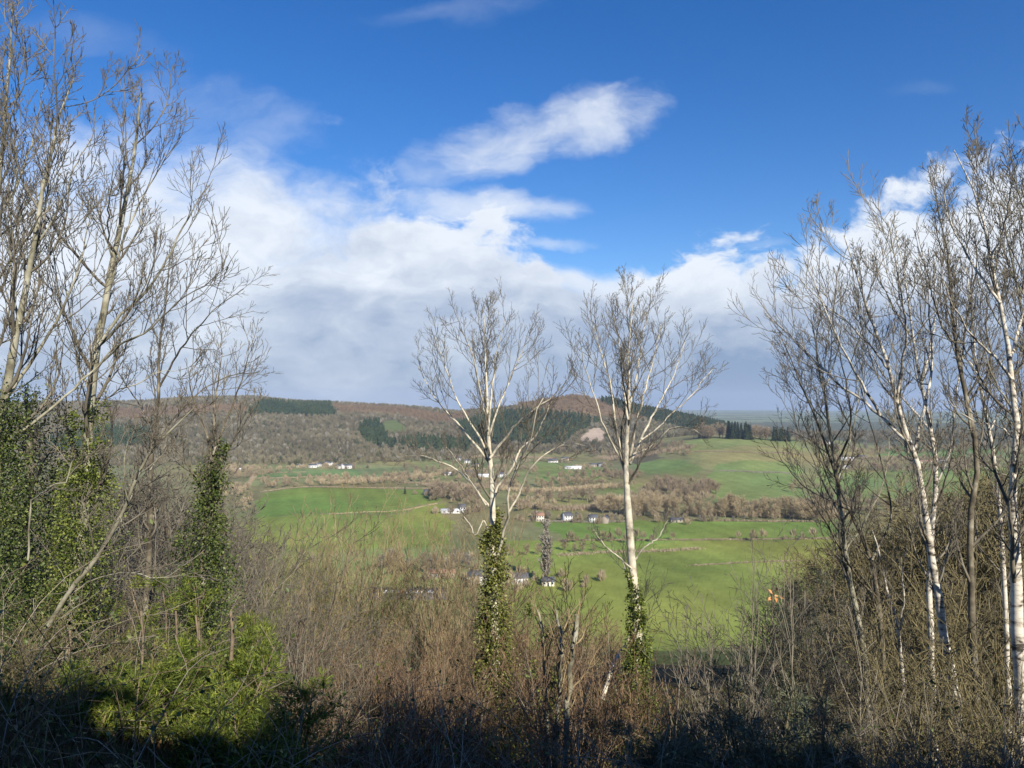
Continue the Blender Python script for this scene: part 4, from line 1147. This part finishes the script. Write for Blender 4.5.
# right group
CR = dict(n0=13, t0=0.35, L0=1.6, a0=0.65, u0=0.12, s0=0.35, k1=7, k2=7, k3=4, l1=0.50, kt=4, Lt=0.6, tl=0.22)
near_tree('birch_tree', 'white birch with the thickest trunk, at the right edge', 11.0,
          [(1022, 720), (1019, 640), (1015, 560), (1014, 480), (1016, 410), (1008, 340), (1000, 290), (990, 230), (978, 180), (964, 140), (954, 120)], [17, 16.5, 16, 15, 13, 10, 8, 6, 4, 2.5, 1.2],
          [([(1010, 350), (1022, 310), (1030, 260), (1040, 200)], 6, 1.5), ([(1000, 290), (982, 262), (966, 235), (950, 200), (944, 165)], 5, 1.2),
           ([(1012, 375), (990, 345), (968, 320), (950, 285), (940, 250)], 5, 1.2), ([(992, 240), (1006, 200), (1012, 160), (1018, 130)], 4, 1.2),
           ([(1015, 440), (996, 425), (972, 420), (950, 400)], 3, 1)],
          CR, 'birch', 'twig', None, 'birches of the right group')
near_tree('birch_tree', 'leaning birch forking into a wide fan of stems, left of the right group', 13.0,
          [(958, 720), (948, 655), (938, 600), (930, 540), (920, 480), (908, 440), (898, 405), (890, 365), (876, 320), (862, 275), (850, 235), (844, 215)], [11, 11, 11, 10.5, 10, 9, 7, 6, 4.5, 3.5, 2.5, 1.2],
          [([(908, 442), (884, 420), (862, 398), (838, 380), (812, 350), (786, 322), (764, 300)], 6, 1.2),
           ([(914, 455), (918, 430), (926, 400), (932, 360), (930, 310), (926, 260), (920, 220), (916, 200)], 6, 1.2),
           ([(896, 400), (902, 360), (906, 320), (900, 275), (894, 230), (888, 200)], 5, 1.2),
           ([(880, 415), (858, 372), (838, 330), (820, 285), (808, 250)], 5, 1.2),
           ([(890, 365), (868, 335), (846, 310), (822, 290), (798, 262)], 4, 1)],
          dict(CR, l1=0.52, k1=8), 'birch', 'twig_pale', None, 'birches of the right group')
near_tree('bare_tree', 'dark stemmed tree between the leaning birch and the thick white birch', 12.5,
          [(978, 720), (972, 620), (970, 540), (976, 470), (972, 420), (964, 380), (956, 330), (950, 290), (948, 240), (938, 180), (934, 150)], [9, 9, 9, 9, 8, 7, 6, 5, 3.5, 2, 1],
          [([(974, 440), (966, 400), (962, 350), (968, 300), (976, 250), (974, 200)], 5, 1.2), ([(970, 400), (990, 360), (986, 310), (994, 260)], 4, 1.2), ([(958, 340), (940, 310), (930, 270), (924, 240)], 4, 1)],
          CR, 'dark_bark', 'twig', None, 'birches of the right group')
near_tree('bare_tree', 'dark spreading tree with low branches left of the leaning birch', 15.0,
          [(886, 700), (880, 620), (872, 560), (850, 510), (834, 470), (820, 430), (804, 390), (790, 350), (780, 325)], [9, 8, 7, 6, 5, 4, 3, 2, 1],
          [([(872, 560), (890, 520), (886, 480), (872, 430), (862, 390), (856, 350)], 4, 1), ([(850, 510), (830, 500), (806, 488), (786, 466), (770, 440)], 3, 1),
           ([(880, 600), (856, 575), (836, 540), (812, 500), (800, 470)], 4, 1), ([(834, 470), (850, 430), (846, 380), (836, 330), (832, 300)], 4, 1)],
          dict(CR, u1=0.06, u2=0.08), 'dark_bark', 'twig', None, 'birches of the right group')
near_tree('birch_tree', 'slim pale birch leaning left behind the thick white one', 14.0,
          [(1010, 720), (1004, 600), (1000, 520), (994, 460), (986, 410), (976, 360), (970, 300), (966, 250)], [7, 7, 6, 6, 5, 4, 2.5, 1],
          [([(990, 430), (1008, 390), (1020, 350)], 3, 1), ([(978, 370), (960, 340), (952, 300)], 3, 1)], CR, 'birch', 'twig', None, 'birches of the right group')
near_tree('bare_tree', 'tree outside the right edge reaching bare boughs into the photo', 10.0,
          [(1085, 720), (1080, 560), (1072, 420), (1062, 320), (1052, 240), (1046, 180), (1040, 130)], [14, 13, 12, 10, 7, 4, 1.5],
          [([(1066, 350), (1040, 310), (1018, 270), (1004, 230), (996, 190)], 5, 1.2), ([(1056, 270), (1036, 220), (1020, 170), (1012, 128)], 5, 1.2)],
          CR, 'lichen', 'twig', None, 'birches of the right group')
near_tree('birch_tree', 'tan barked birch rising between the leaning one and the dark stem', 14.5,
          [(934, 720), (930, 620), (932, 540), (936, 480), (930, 430), (922, 380), (914, 330), (908, 280), (902, 240), (896, 215)], [9, 8.5, 8, 7.5, 7, 6, 5, 3.5, 2, 1],
          [([(934, 490), (950, 450), (956, 400), (960, 350), (956, 300), (950, 260)], 4, 1), ([(930, 430), (906, 400), (884, 370), (866, 335), (852, 300)], 4, 1), ([(922, 380), (930, 340), (936, 300), (934, 250)], 4, 1), ([(914, 330), (896, 300), (880, 262), (872, 235)], 3, 1)],
          dict(CR), 'birch', 'twig_pale', None, 'birches of the right group')
near_tree('bare_tree', 'fan shaped grey tree at the left end of the right group', 16.5,
          [(868, 720), (862, 640), (850, 580), (842, 520), (836, 470), (830, 430), (824, 390), (818, 345), (812, 310)], [8, 8, 7.5, 7, 6, 5, 4, 2.5, 1],
          [([(842, 520), (822, 480), (804, 440), (788, 410), (776, 385)], 4, 1), ([(838, 480), (850, 440), (858, 400), (862, 350), (866, 310)], 4, 1), ([(830, 430), (810, 400), (794, 370), (782, 345)], 3, 1), ([(824, 390), (836, 350), (842, 310), (840, 280)], 3, 1), ([(846, 550), (866, 520), (884, 480), (890, 440), (896, 400)], 4, 1)],
          dict(CR), 'lichen', 'twig', None, 'birches of the right group')
near_tree('bare_tree', 'grey tree standing close against the right frame edge', 12.5,
          [(1048, 720), (1044, 600), (1040, 500), (1034, 420), (1028, 350), (1020, 290), (1010, 240), (1002, 200), (996, 170)], [12, 11, 10, 9, 8, 6, 4, 2.5, 1],
          [([(1036, 440), (1014, 410), (996, 380), (984, 340), (974, 300)], 5, 1), ([(1028, 350), (1004, 320), (984, 280), (972, 240)], 4, 1), ([(1020, 290), (1026, 240), (1020, 190), (1014, 150)], 4, 1), ([(1040, 500), (1016, 480), (990, 470), (962, 450)], 4, 1)],
          dict(CR), 'lichen', 'twig', None, 'birches of the right group')
near_tree('birch_tree', 'thin birch with two white stems low in the right thicket', 15.0,
          [(904, 700), (898, 630), (888, 590), (880, 555), (872, 530)], [7, 6, 5, 3, 1.2],
          [([(899, 635), (904, 600), (902, 570), (908, 545)], 4, 1)], dict(n0=5, t0=0.4, L0=1.0, k1=6, k2=4, k3=3, kt=5, Lt=0.6), 'birch', 'twig', None, 'birches of the right group')


# ------------------------------------------------------------------ shrubs and saplings on the slope below the viewpoint
def shrub_mesh(h, stems, spread, k1, k2, k3, ang=0.45, up=0.12, wig=0.09, r=0.012, rmin=0.0028):
    """one many-stemmed leafless shrub, its foot at the origin: stems and twigs"""
    th = rng.uniform(0, 6.28, stems); q = rng.uniform(0, 1, stems) ** 0.6
    b = np.stack([np.cos(th) * q * spread * 0.25, np.sin(th) * q * spread * 0.25, np.full(stems, -0.15)], -1)
    d = norm(np.stack([np.cos(th) * q * spread / h, np.sin(th) * q * spread / h, np.ones(stems)], -1) + rng.normal(0, 0.06, (stems, 3)))
    n = 9; P = np.empty((stems, n, 3)); P[:, 0] = b
    L = h * rng.uniform(0.55, 1.05, stems)
    for i in range(1, n):
        P[:, i] = P[:, i - 1] + d * (L / (n - 1))[:, None]
        d = norm(d + rng.normal(0, wig, d.shape) + np.array([0, 0, up * 0.25]))
    rr = r * h / 3.0 * rng.uniform(0.6, 1.2, stems)
    Rr = rr[:, None] + (rmin - rr)[:, None] * np.linspace(0, 1, n)[None] ** 0.9
    s = Tubes(); s.add(P, Rr, 4)
    t = Tubes()
    C1, R1 = spawn(P, Rr, k1, 0.18, 1.0, ang, L * 0.40, up, 0.10, 5, 0.6, rmin, 0.5)
    t.add(C1, R1, 3)
    C2, R2 = spawn(C1, R1, k2, 0.2, 1.0, ang * 1.15, plen(C1) * 0.5, up, 0.12, 4, 0.75, rmin, 0.4)
    t.add(C2, R2, 3)
    if k3:
        C3, R3 = spawn(C2, R2, k3, 0.3, 1.0, ang * 1.2, plen(C2) * 0.5, up, 0.12, 3, 0.8, rmin, 0.4)
        t.add(C3, R3, 3)
    return s, t


def shrub_proto(mt, **kw):
    s, t = shrub_mesh(**kw)
    if kw['stems'] == 1:                        # a sapling: stem and side shoots in one
        for f in t.F: s.F.append(f + s.n)
        s.V += t.V; a = s.build('stem', M[mt[0]]); r = (a.data,); bpy.data.objects.remove(a); return r
    a = s.build('stems', M[mt[0]]); b = t.build('crown', M[mt[1]])
    r = (a.data, b.data); bpy.data.objects.remove(a); bpy.data.objects.remove(b)
    return r


SH = {
    'willow': [shrub_proto(('twig_tan', 'twig_tan'), h=6.0, stems=16, spread=3.2, k1=10, k2=5, k3=2, ang=0.42, up=0.14, r=0.018, rmin=0.0055) for _ in range(3)],
    'willow_green': [shrub_proto(('twig_yellow', 'twig_yellow'), h=4.5, stems=16, spread=2.8, k1=10, k2=5, k3=1, ang=0.38, up=0.16, r=0.015, rmin=0.006) for _ in range(2)],
    'red': [shrub_proto(('bramble', 'twig_red'), h=2.6, stems=12, spread=2.2, k1=8, k2=4, k3=1, ang=0.55, up=0.08, r=0.013, rmin=0.0042) for _ in range(3)],
    'olive': [shrub_proto(('twig_olive', 'twig_olive'), h=3.0, stems=11, spread=2.8, k1=8, k2=4, k3=1, ang=0.70, up=0.03, wig=0.15, r=0.015, rmin=0.0045) for _ in range(3)],
    'brown': [shrub_proto(('bramble', 'twig'), h=3.4, stems=12, spread=2.8, k1=8, k2=5, k3=1, ang=0.62, up=0.06, wig=0.13, r=0.016, rmin=0.0045) for _ in range(3)],
    'sapling': [shrub_proto(('twig_pale', 'twig_pale'), h=3.0, stems=1, spread=0.5, k1=9, k2=2, k3=0, ang=0.5, up=0.12, r=0.018, rmin=0.0035) for _ in range(5)],
}


def shrub(kind, px, py_top, Y, label, name='bare_shrub', group=None, h=None, cat='shrub'):
    """stands on the slope Y metres ahead, its top at the given row"""
    p = at(px, py_top, Y); x = p[0]; z = float(terrain(x, Y))
    H = {'willow': 6.0, 'willow_green': 4.5, 'red': 2.6, 'olive': 3.0, 'brown': 3.4, 'sapling': 3.0}[kind]
    s = max(0.25, (p[2] - z) / H) if h is None else h / H
    e = empty(name, (x, Y, z), rnd.uniform(0, 6.28)); w = min(s, 1.4)
    e.scale = (w * rnd.uniform(0.85, 1.15), w * rnd.uniform(0.85, 1.15), s)
    tag(e, label, cat, group)
    for nm, d in zip(('stem' if kind == 'sapling' else 'stems', 'crown'), rnd.choice(SH[kind])):
        o = bpy.data.objects.new(nm, d); COL.objects.link(o); o.parent = e
    return e


def many(kind, spots, label, group, name='bare_shrub', cat='shrub'):
    if kind == 'sapling':
        spots = list(spots) + [(a + rnd.choice((-1, 1)) * rnd.uniform(5, 14), b + rnd.uniform(5, 30), c + rnd.uniform(-0.4, 0.6)) for a, b, c in spots]
    for px, py, Y in spots:
        shrub(kind, px, py, Y, label, name, group, None, cat)


many('willow', [(352, 528, 30), (378, 508, 34), (432, 512, 33), (458, 525, 30), (330, 560, 28), (350, 585, 22), (460, 575, 24)],
     'tan twiggy willow in the tall thicket left of the ivy clad trunk', 'willow thicket', 'willow_shrub')
many('willow_green', [(268, 560, 26), (292, 545, 30), (318, 548, 28), (342, 556, 32), (246, 580, 22)],
     'yellow green stemmed shrub in front of the big green field', 'yellow green shrubs', 'willow_shrub')
many('red', [(330, 620, 15), (356, 612, 17), (388, 622, 16), (420, 625, 15), (448, 618, 17), (372, 640, 12), (410, 650, 12), (345, 660, 11), (440, 655, 12.5), (312, 650, 13), (465, 640, 14), (395, 680, 10)],
     'reddish brown shrub in the thicket at the bottom left of centre', 'reddish thicket')
many('red', [(520, 590, 19), (548, 580, 21), (572, 572, 22), (600, 585, 20), (530, 620, 15), (560, 615, 16), (590, 622, 15), (612, 620, 17), (660, 640, 15), (540, 655, 12.5), (580, 660, 12.5)],
     'mauve brown twiggy shrub between the two central trunks', 'mauve brown thicket')
many('brown', [(812, 538, 22), (840, 545, 21), (795, 570, 20), (770, 590, 19), (868, 560, 20), (825, 580, 17), (790, 610, 15), (850, 610, 15)],
     'dark brown domed shrub left of the right hand birches', 'dark brown shrubs')
many('olive', [(900, 560, 17), (935, 550, 18), (965, 520, 17), (995, 500, 16), (1020, 490, 15), (1045, 480, 16), (905, 600, 13), (940, 590, 12.5), (980, 570, 12), (1012, 560, 11.5), (1040, 545, 11), (870, 640, 12), (920, 650, 10.5), (965, 640, 10), (1010, 630, 9.5), (845, 668, 10)],
     'olive brown twig shrub in the tangle under the birches', 'olive tangle under the birches')
many('brown', [(880, 690, 8.5), (930, 700, 8.0), (980, 690, 8.0), (1025, 680, 7.5), (840, 700, 8.5)],
     'tangled brown bramble bush in the bottom right corner', 'bottom right brambles')
many('brown', [(120, 470, 20), (165, 480, 19), (185, 500, 17), (225, 520, 17), (250, 540, 16), (140, 540, 14), (170, 560, 13), (250, 600, 14), (60, 480, 20), (280, 600, 16), (300, 610, 18), (105, 500, 17), (130, 510, 18), (150, 505, 16), (200, 520, 18), (240, 555, 15), (170, 530, 14.5), (120, 560, 13), (90, 520, 15), (215, 570, 14), (262, 585, 15)],
     'grey brown shrub between the ivy columns at the left', 'left hand grey brown shrubs')
many('olive', [(30, 600, 8.5), (70, 610, 8.3), (110, 600, 8.5), (-10, 590, 8.0), (60, 650, 7.2)],
     'straggling olive shrub on the left bank', 'left bank shrubs')
many('sapling', [(286, 575, 12), (300, 600, 11), (722, 560, 14), (738, 545, 15), (705, 580, 13), (752, 570, 14), (690, 600, 13)],
     'pale thin sapling standing above the thicket', 'thin pale saplings', 'sapling', 'sapling')
many('sapling', [(350, 640, 9), (385, 660, 8.5), (425, 630, 10), (405, 600, 12)],
     'straight pale sapling among the reddish shrubs', 'pale saplings in the reddish thicket', 'sapling', 'sapling')
many('sapling', [(808, 530, 12), (848, 590, 10), (782, 620, 10), (830, 650, 8.5), (862, 640, 8.8), (770, 660, 8.5), (905, 660, 8)],
     'long pale shoot rising from the right hand tangle', 'pale shoots in the right tangle', 'sapling', 'sapling')


# short pollarded trunks in the middle
def stump_tree(label, pts, w, Y, twn=7, ivy=None, bark='lichen'):
    near_tree('pollard_tree', label, Y, pts, w, [], dict(t0=0.45, k1=twn, kt=5, Lt=0.6, k2=4, k3=2, tl=0.5, u1=0.06, l1=0.28), bark, 'twig_tan', ivy, 'cut back trunks in the centre')


stump_tree('pale cut back trunk standing left of the second central tree', [(566, 735), (570, 680), (575, 640), (577, 615)], [7.5, 7, 7, 6], 13.0)
stump_tree('thin tan trunk just left of the pale cut back one', [(556, 735), (560, 680), (561, 640), (556, 610)], [6, 5.5, 5, 3], 13.5)
stump_tree('mossy stem with a tuft of bright ivy between the central trees', [(548, 735), (546, 690), (544, 650), (538, 610)], [6, 5, 5, 3], 14.0, 8, [(0, 0.45, 1.0, 16, 14, 1100, 'ivy')])


for spots, kind, lab in (([(110, 62, 12.3), (140, 55, 13.3), (165, 70, 15.2), (190, 60, 12.3), (225, 75, 14.2), (240, 58, 10.4), (90, 50, 13.3), (130, 42, 12.3), (170, 38, 11.4), (255, 48, 9.5), (205, 44, 11.4), (60, 60, 17.1)], 'grey', 'grey leafless tree in the dense wood edge behind the left ivy columns'),
                         ([(815, 75, 11.2), (835, 62, 10.4), (860, 70, 12.0), (885, 55, 10.4), (905, 75, 12.8), (930, 60, 12.0), (955, 52, 12.0), (975, 70, 15.2), (1000, 60, 13.6), (1025, 55, 13.6), (845, 45, 8.8), (880, 40, 8.8), (920, 42, 10.4), (960, 38, 10.4), (995, 40, 11.2), (1030, 36, 11.2), (800, 55, 8.0), (1060, 50, 14.4)], 'brown', 'brown leafless tree in the dense wood edge behind the right hand birches'),
                         ([(335, 70, 6), (355, 60, 5), (385, 58, 2.6), (425, 60, 2.6), (465, 70, 4), (480, 55, 4.5), (520, 60, 4.5), (555, 66, 5), (585, 56, 4), (610, 62, 4.5), (300, 60, 6), (275, 68, 6.5)], 'tan', 'tan leafless tree on the lower slope behind the central thicket')):
    for px, Y, h in spots:
        x = (px - 512) / F * Y
        far_tree('bare_tree', 'slope_' + kind, (x, Y, float(terrain(x, Y))), h, lab, 'tree', lab.split(' tree')[0] + ' trees on the slope')


# ------------------------------------------------------------------ evergreens
def cypress(label, px, py, Y, h, rad, n, name='cypress_bush', leaf='cypress', group=None, stems=(), droop=-0.02):
    x = at(px, py, Y)[0]; z = float(terrain(x, Y)); org = np.array([x, Y, z])
    e = empty(name, (x, Y, z)); tag(e, label, 'bush', group)
    k = 9; th = rng.uniform(0, 6.28, k); q = rng.uniform(0.1, 0.8, k)
    base = org + np.stack([np.cos(th) * q * rad * 0.7, np.sin(th) * q * rad * 0.7, np.full(k, -0.1)], -1)
    P = np.empty((k, 7, 3)); d = norm(np.stack([np.cos(th) * 0.3, np.sin(th) * 0.3, np.ones(k)], -1)); P[:, 0] = base
    L = h * rng.uniform(0.6, 1.0, k)
    for i in range(1, 7):
        P[:, i] = P[:, i - 1] + d * (L / 6)[:, None]; d = norm(d + rng.normal(0, 0.06, d.shape))
    R0 = np.tile(np.linspace(0.025, 0.006, 7), (k, 1))
    s = Tubes(); s.add(P, R0, 5)
    C1, R1 = spawn(P, R0, n, 0.05, 1.0, 1.05, rad * 0.75, 0.10, 0.08, 6, 0.5, 0.003, 0.55)
    k_ = rng.uniform(0, 1, len(C1)) < 0.8; C1, R1 = C1[k_], R1[k_]
    s.add(C1, R1, 3)
    s.build('stems', M['cutstem'] if leaf == 'cypress' else M['twig_olive'], e, org)
    C2, R2 = spawn(C1, R1, 9, 0.1, 1.0, 0.75, np.clip(plen(C1) * 0.5, 0.1, 0.45), droop, 0.08, 5, 0.6, 0.002, 0.4)
    C3, R3 = spawn(C2, R2, 4, 0.1, 1.0, 0.7, np.clip(plen(C2) * 0.5, 0.06, 0.2), droop, 0.08, 3, 0.6, 0.002, 0.4)
    Lf = Leaves()
    for C, m in ((C2, 5), (C3, 4)):
        npt = C.shape[1]
        t = rng.uniform(0.1, 1, (len(C), m)) * (npt - 1); i = np.clip(t.astype(int), 0, npt - 2); fr = (t - i)[..., None]
        mi = np.arange(len(C))[:, None]
        c = (C[mi, i] * (1 - fr) + C[mi, i + 1] * fr).reshape(-1, 3)
        dd = norm(C[mi, i + 1] - C[mi, i]).reshape(-1, 3) + rng.normal(0, 0.42, (len(c), 3))
        Lf.add(c, dd, rng.uniform(0.05, 0.11, len(c)), rng.uniform(0.006, 0.013, len(c)), 0.2)
    Lf.build('foliage', M[leaf], e, org)
    for (a, b0, b1, w) in stems:
        p0 = at(a, b0, Y - 0.15); p1 = at(a + rnd.uniform(-2, 2), b1, Y - 0.15)
        t = Tubes(); pp = curve([p0, (p0 + p1) / 2 + np.array([0.02, 0, 0]), p1], 6); t.add(pp, np.linspace(w, w * 0.8, 6) * Y / F * 0.5, 6)
        so = t.build('topped_stem', M['cutstem'], e, org)
    return e


cypress('largest bright green cypress bush with bare topped stems at the lower left', 214, 660, 8.6, 1.6, 0.72, 16,
        stems=[(68, 664, 620, 3), (142, 664, 611, 2.6), (174, 664, 611, 2.6), (197, 662, 615, 2.4), (231, 660, 611, 4)])
cypress('green cypress bush at the right end of the lower left clump', 262, 700, 7.9, 1.3, 0.75, 16)
cypress('yellowish low cypress bush at the left of the lower left clump', 118, 690, 7.8, 0.75, 0.55, 10)
cypress('dark green cypress bush behind the bright one with topped stems', 215, 590, 10.5, 2.5, 0.8, 16)
for px, py, Y, h, r, lab in ((762, 680, 9.0, 1.9, 1.0, 'grey green drooping leaved bush right of centre at the bottom'), (715, 700, 8.6, 1.2, 0.7, 'shaded evergreen bush at the bottom right of centre'),
                             (800, 700, 9.5, 1.7, 0.7, 'dull green evergreen bush behind the long pale shoots'), (672, 700, 10.0, 1.4, 0.6, 'grey green bush at the foot of the second central tree'),
                             (775, 590, 17.0, 4.0, 1.4, 'spiky evergreen bush against the bright green field')):
    cypress(lab, px, py, Y, h, r, 13, 'evergreen_bush', 'evergreen', None, (), -0.10)
ol = Leaves(); c0 = at(775, 592, 12.0); n = 9
ol.add(c0 + rng.normal(0, 0.05, (n, 3)), rng.normal(0, 1, (n, 3)) + np.array([0, 0, -1.2]), 0.11, 0.05, 0.2)
st = Tubes(); st.add(curve([np.array([c0[0] + 0.35, 12.0, float(terrain(c0[0] + 0.35, 12.0)) - 0.2]), at(790, 650, 12.0), c0], 10), np.linspace(0.012, 0.005, 10), 4)
org = np.array([c0[0] + 0.35, 12.0, float(terrain(c0[0] + 0.35, 12.0))])
e = empty('withered_shoot', tuple(org)); tag(e, 'leaning shoot carrying a tuft of orange withered leaves', 'plant')
st.build('stem', M['twig_pale'], e, org); ol.build('leaves', M['orange_leaf'], e, org)


# ------------------------------------------------------------------ ground cover
def ground_cover():
    L = Leaves(); n = 60000
    Y = rng.uniform(2.2, 9.0, n) ** 1.0; Y = 2.5 + 42 * rng.uniform(0, 1, n) ** 2.2
    X = rng.uniform(-0.85, 0.85, n) * (Y + 3)
    p = np.stack([X, Y, terrain(X, Y) - 0.02], -1)
    d = rng.normal(0, 0.55, (n, 3)); d[:, 2] = 1
    L.add(p, d, rng.uniform(0.12, 0.42, n), rng.uniform(0.008, 0.02, n) * (1 + Y / 20), 0.2)
    tag(L.build('rough_grass', M['grassblade']), 'rough dry grass on the slope under the shrubs', 'grass', kind='stuff')
    L = Leaves(); n = 30000
    Y = 2.5 + 40 * rng.uniform(0, 1, n) ** 2.0; X = rng.uniform(-0.85, 0.85, n) * (Y + 3)
    p = np.stack([X, Y, terrain(X, Y) + rng.uniform(0, 0.06, n)], -1)
    d = rng.normal(0, 1, (n, 3)); d[:, 2] *= 0.3
    L.add(p, d, rng.uniform(0.05, 0.11, n), rng.uniform(0.03, 0.06, n), 0.25)
    tag(L.build('leaf_litter', M['deadleaf']), 'brown dead leaves lying under the thicket', 'leaf litter', kind='stuff')
    # arching bramble stems through the whole thicket
    n = 1500
    Y = 5.5 + 28 * rng.uniform(0, 1, n) ** 1.7; X = rng.uniform(-0.80, 0.80, n) * (Y + 1)
    k = ~((np.abs(X / Y - 0.16) < 0.09) & (Y > 14))
    X, Y = X[k], Y[k]; n = len(X)
    P = np.empty((n, 9, 3)); P[:, 0] = np.stack([X, Y, terrain(X, Y) - 0.1], -1)
    d = rng.normal(0, 0.45, (n, 3)); d[:, 2] = 1; d = norm(d); s = rng.uniform(0.12, 0.30, n)
    side = rng.normal(0, 0.16, (n, 3)); side[:, 2] = -0.11
    for i in range(1, 9):
        P[:, i] = P[:, i - 1] + d * s[:, None]; d = norm(d + side + rng.normal(0, 0.07, d.shape))
    R = rng.uniform(0.003, 0.007, n)[:, None] * np.linspace(1, 0.5, 9)[None]
    t = Tubes(); t.add(P, R, 3)
    C, CR_ = spawn(P, R, 5, 0.2, 1.0, 0.7, 0.45, 0.03, 0.1, 4, 0.7, 0.0025, 0.3); t.add(C, CR_, 3)
    n2 = 280
    Y = 5.2 + 9 * rng.uniform(0, 1, n2) ** 1.3; X = rng.uniform(-0.78, 0.78, n2) * Y
    k = ~((X > -5.2) & (X < -2.0) & (Y < 9.2)); X, Y = X[k], Y[k]; n2 = len(X)
    P = np.empty((n2, 12, 3)); P[:, 0] = np.stack([X, Y, terrain(X, Y) - 0.1], -1)
    d = rng.normal(0, 0.6, (n2, 3)); d[:, 2] = 1; d = norm(d); s_ = rng.uniform(0.10, 0.24, n2)
    side = rng.normal(0, 0.14, (n2, 3)); side[:, 2] = rng.uniform(-0.16, 0.02, n2)
    for i in range(1, 12):
        P[:, i] = P[:, i - 1] + d * s_[:, None]; d = norm(d + side + rng.normal(0, 0.06, d.shape))
    pale = Tubes(); Rp = rng.uniform(0.004, 0.0085, n2)[:, None] * np.linspace(1, 0.4, 12)[None]; pale.add(P, Rp, 4)
    Cp, Rq = spawn(P, Rp, 4, 0.3, 1.0, 0.75, 0.5, 0.02, 0.1, 5, 0.6, 0.0035, 0.3); pale.add(Cp, Rq, 3)
    tag(pale.build('pale_undergrowth', M['twig_pale']), 'pale arching shoots standing out of the dark brambles', 'undergrowth', kind='stuff')
    tag(t.build('undergrowth', M['bramble']), 'arching bramble stems tangled through the thicket', 'undergrowth', kind='stuff')
    L = Leaves(); m = 14000
    i = rng.integers(0, len(C), m); c = C[i, rng.integers(0, 4, m)] + rng.normal(0, 0.05, (m, 3))
    L.add(c, rng.normal(0, 1, (m, 3)), rng.uniform(0.03, 0.07, m), rng.uniform(0.02, 0.045, m), 0.25)
    tag(L.build('bramble_leaves', M['ivy_dark']), 'scattered dark green bramble leaves in the thicket', 'bramble leaves', kind='stuff')


ground_cover()
# unused materials and helper meshes stay out of the scene
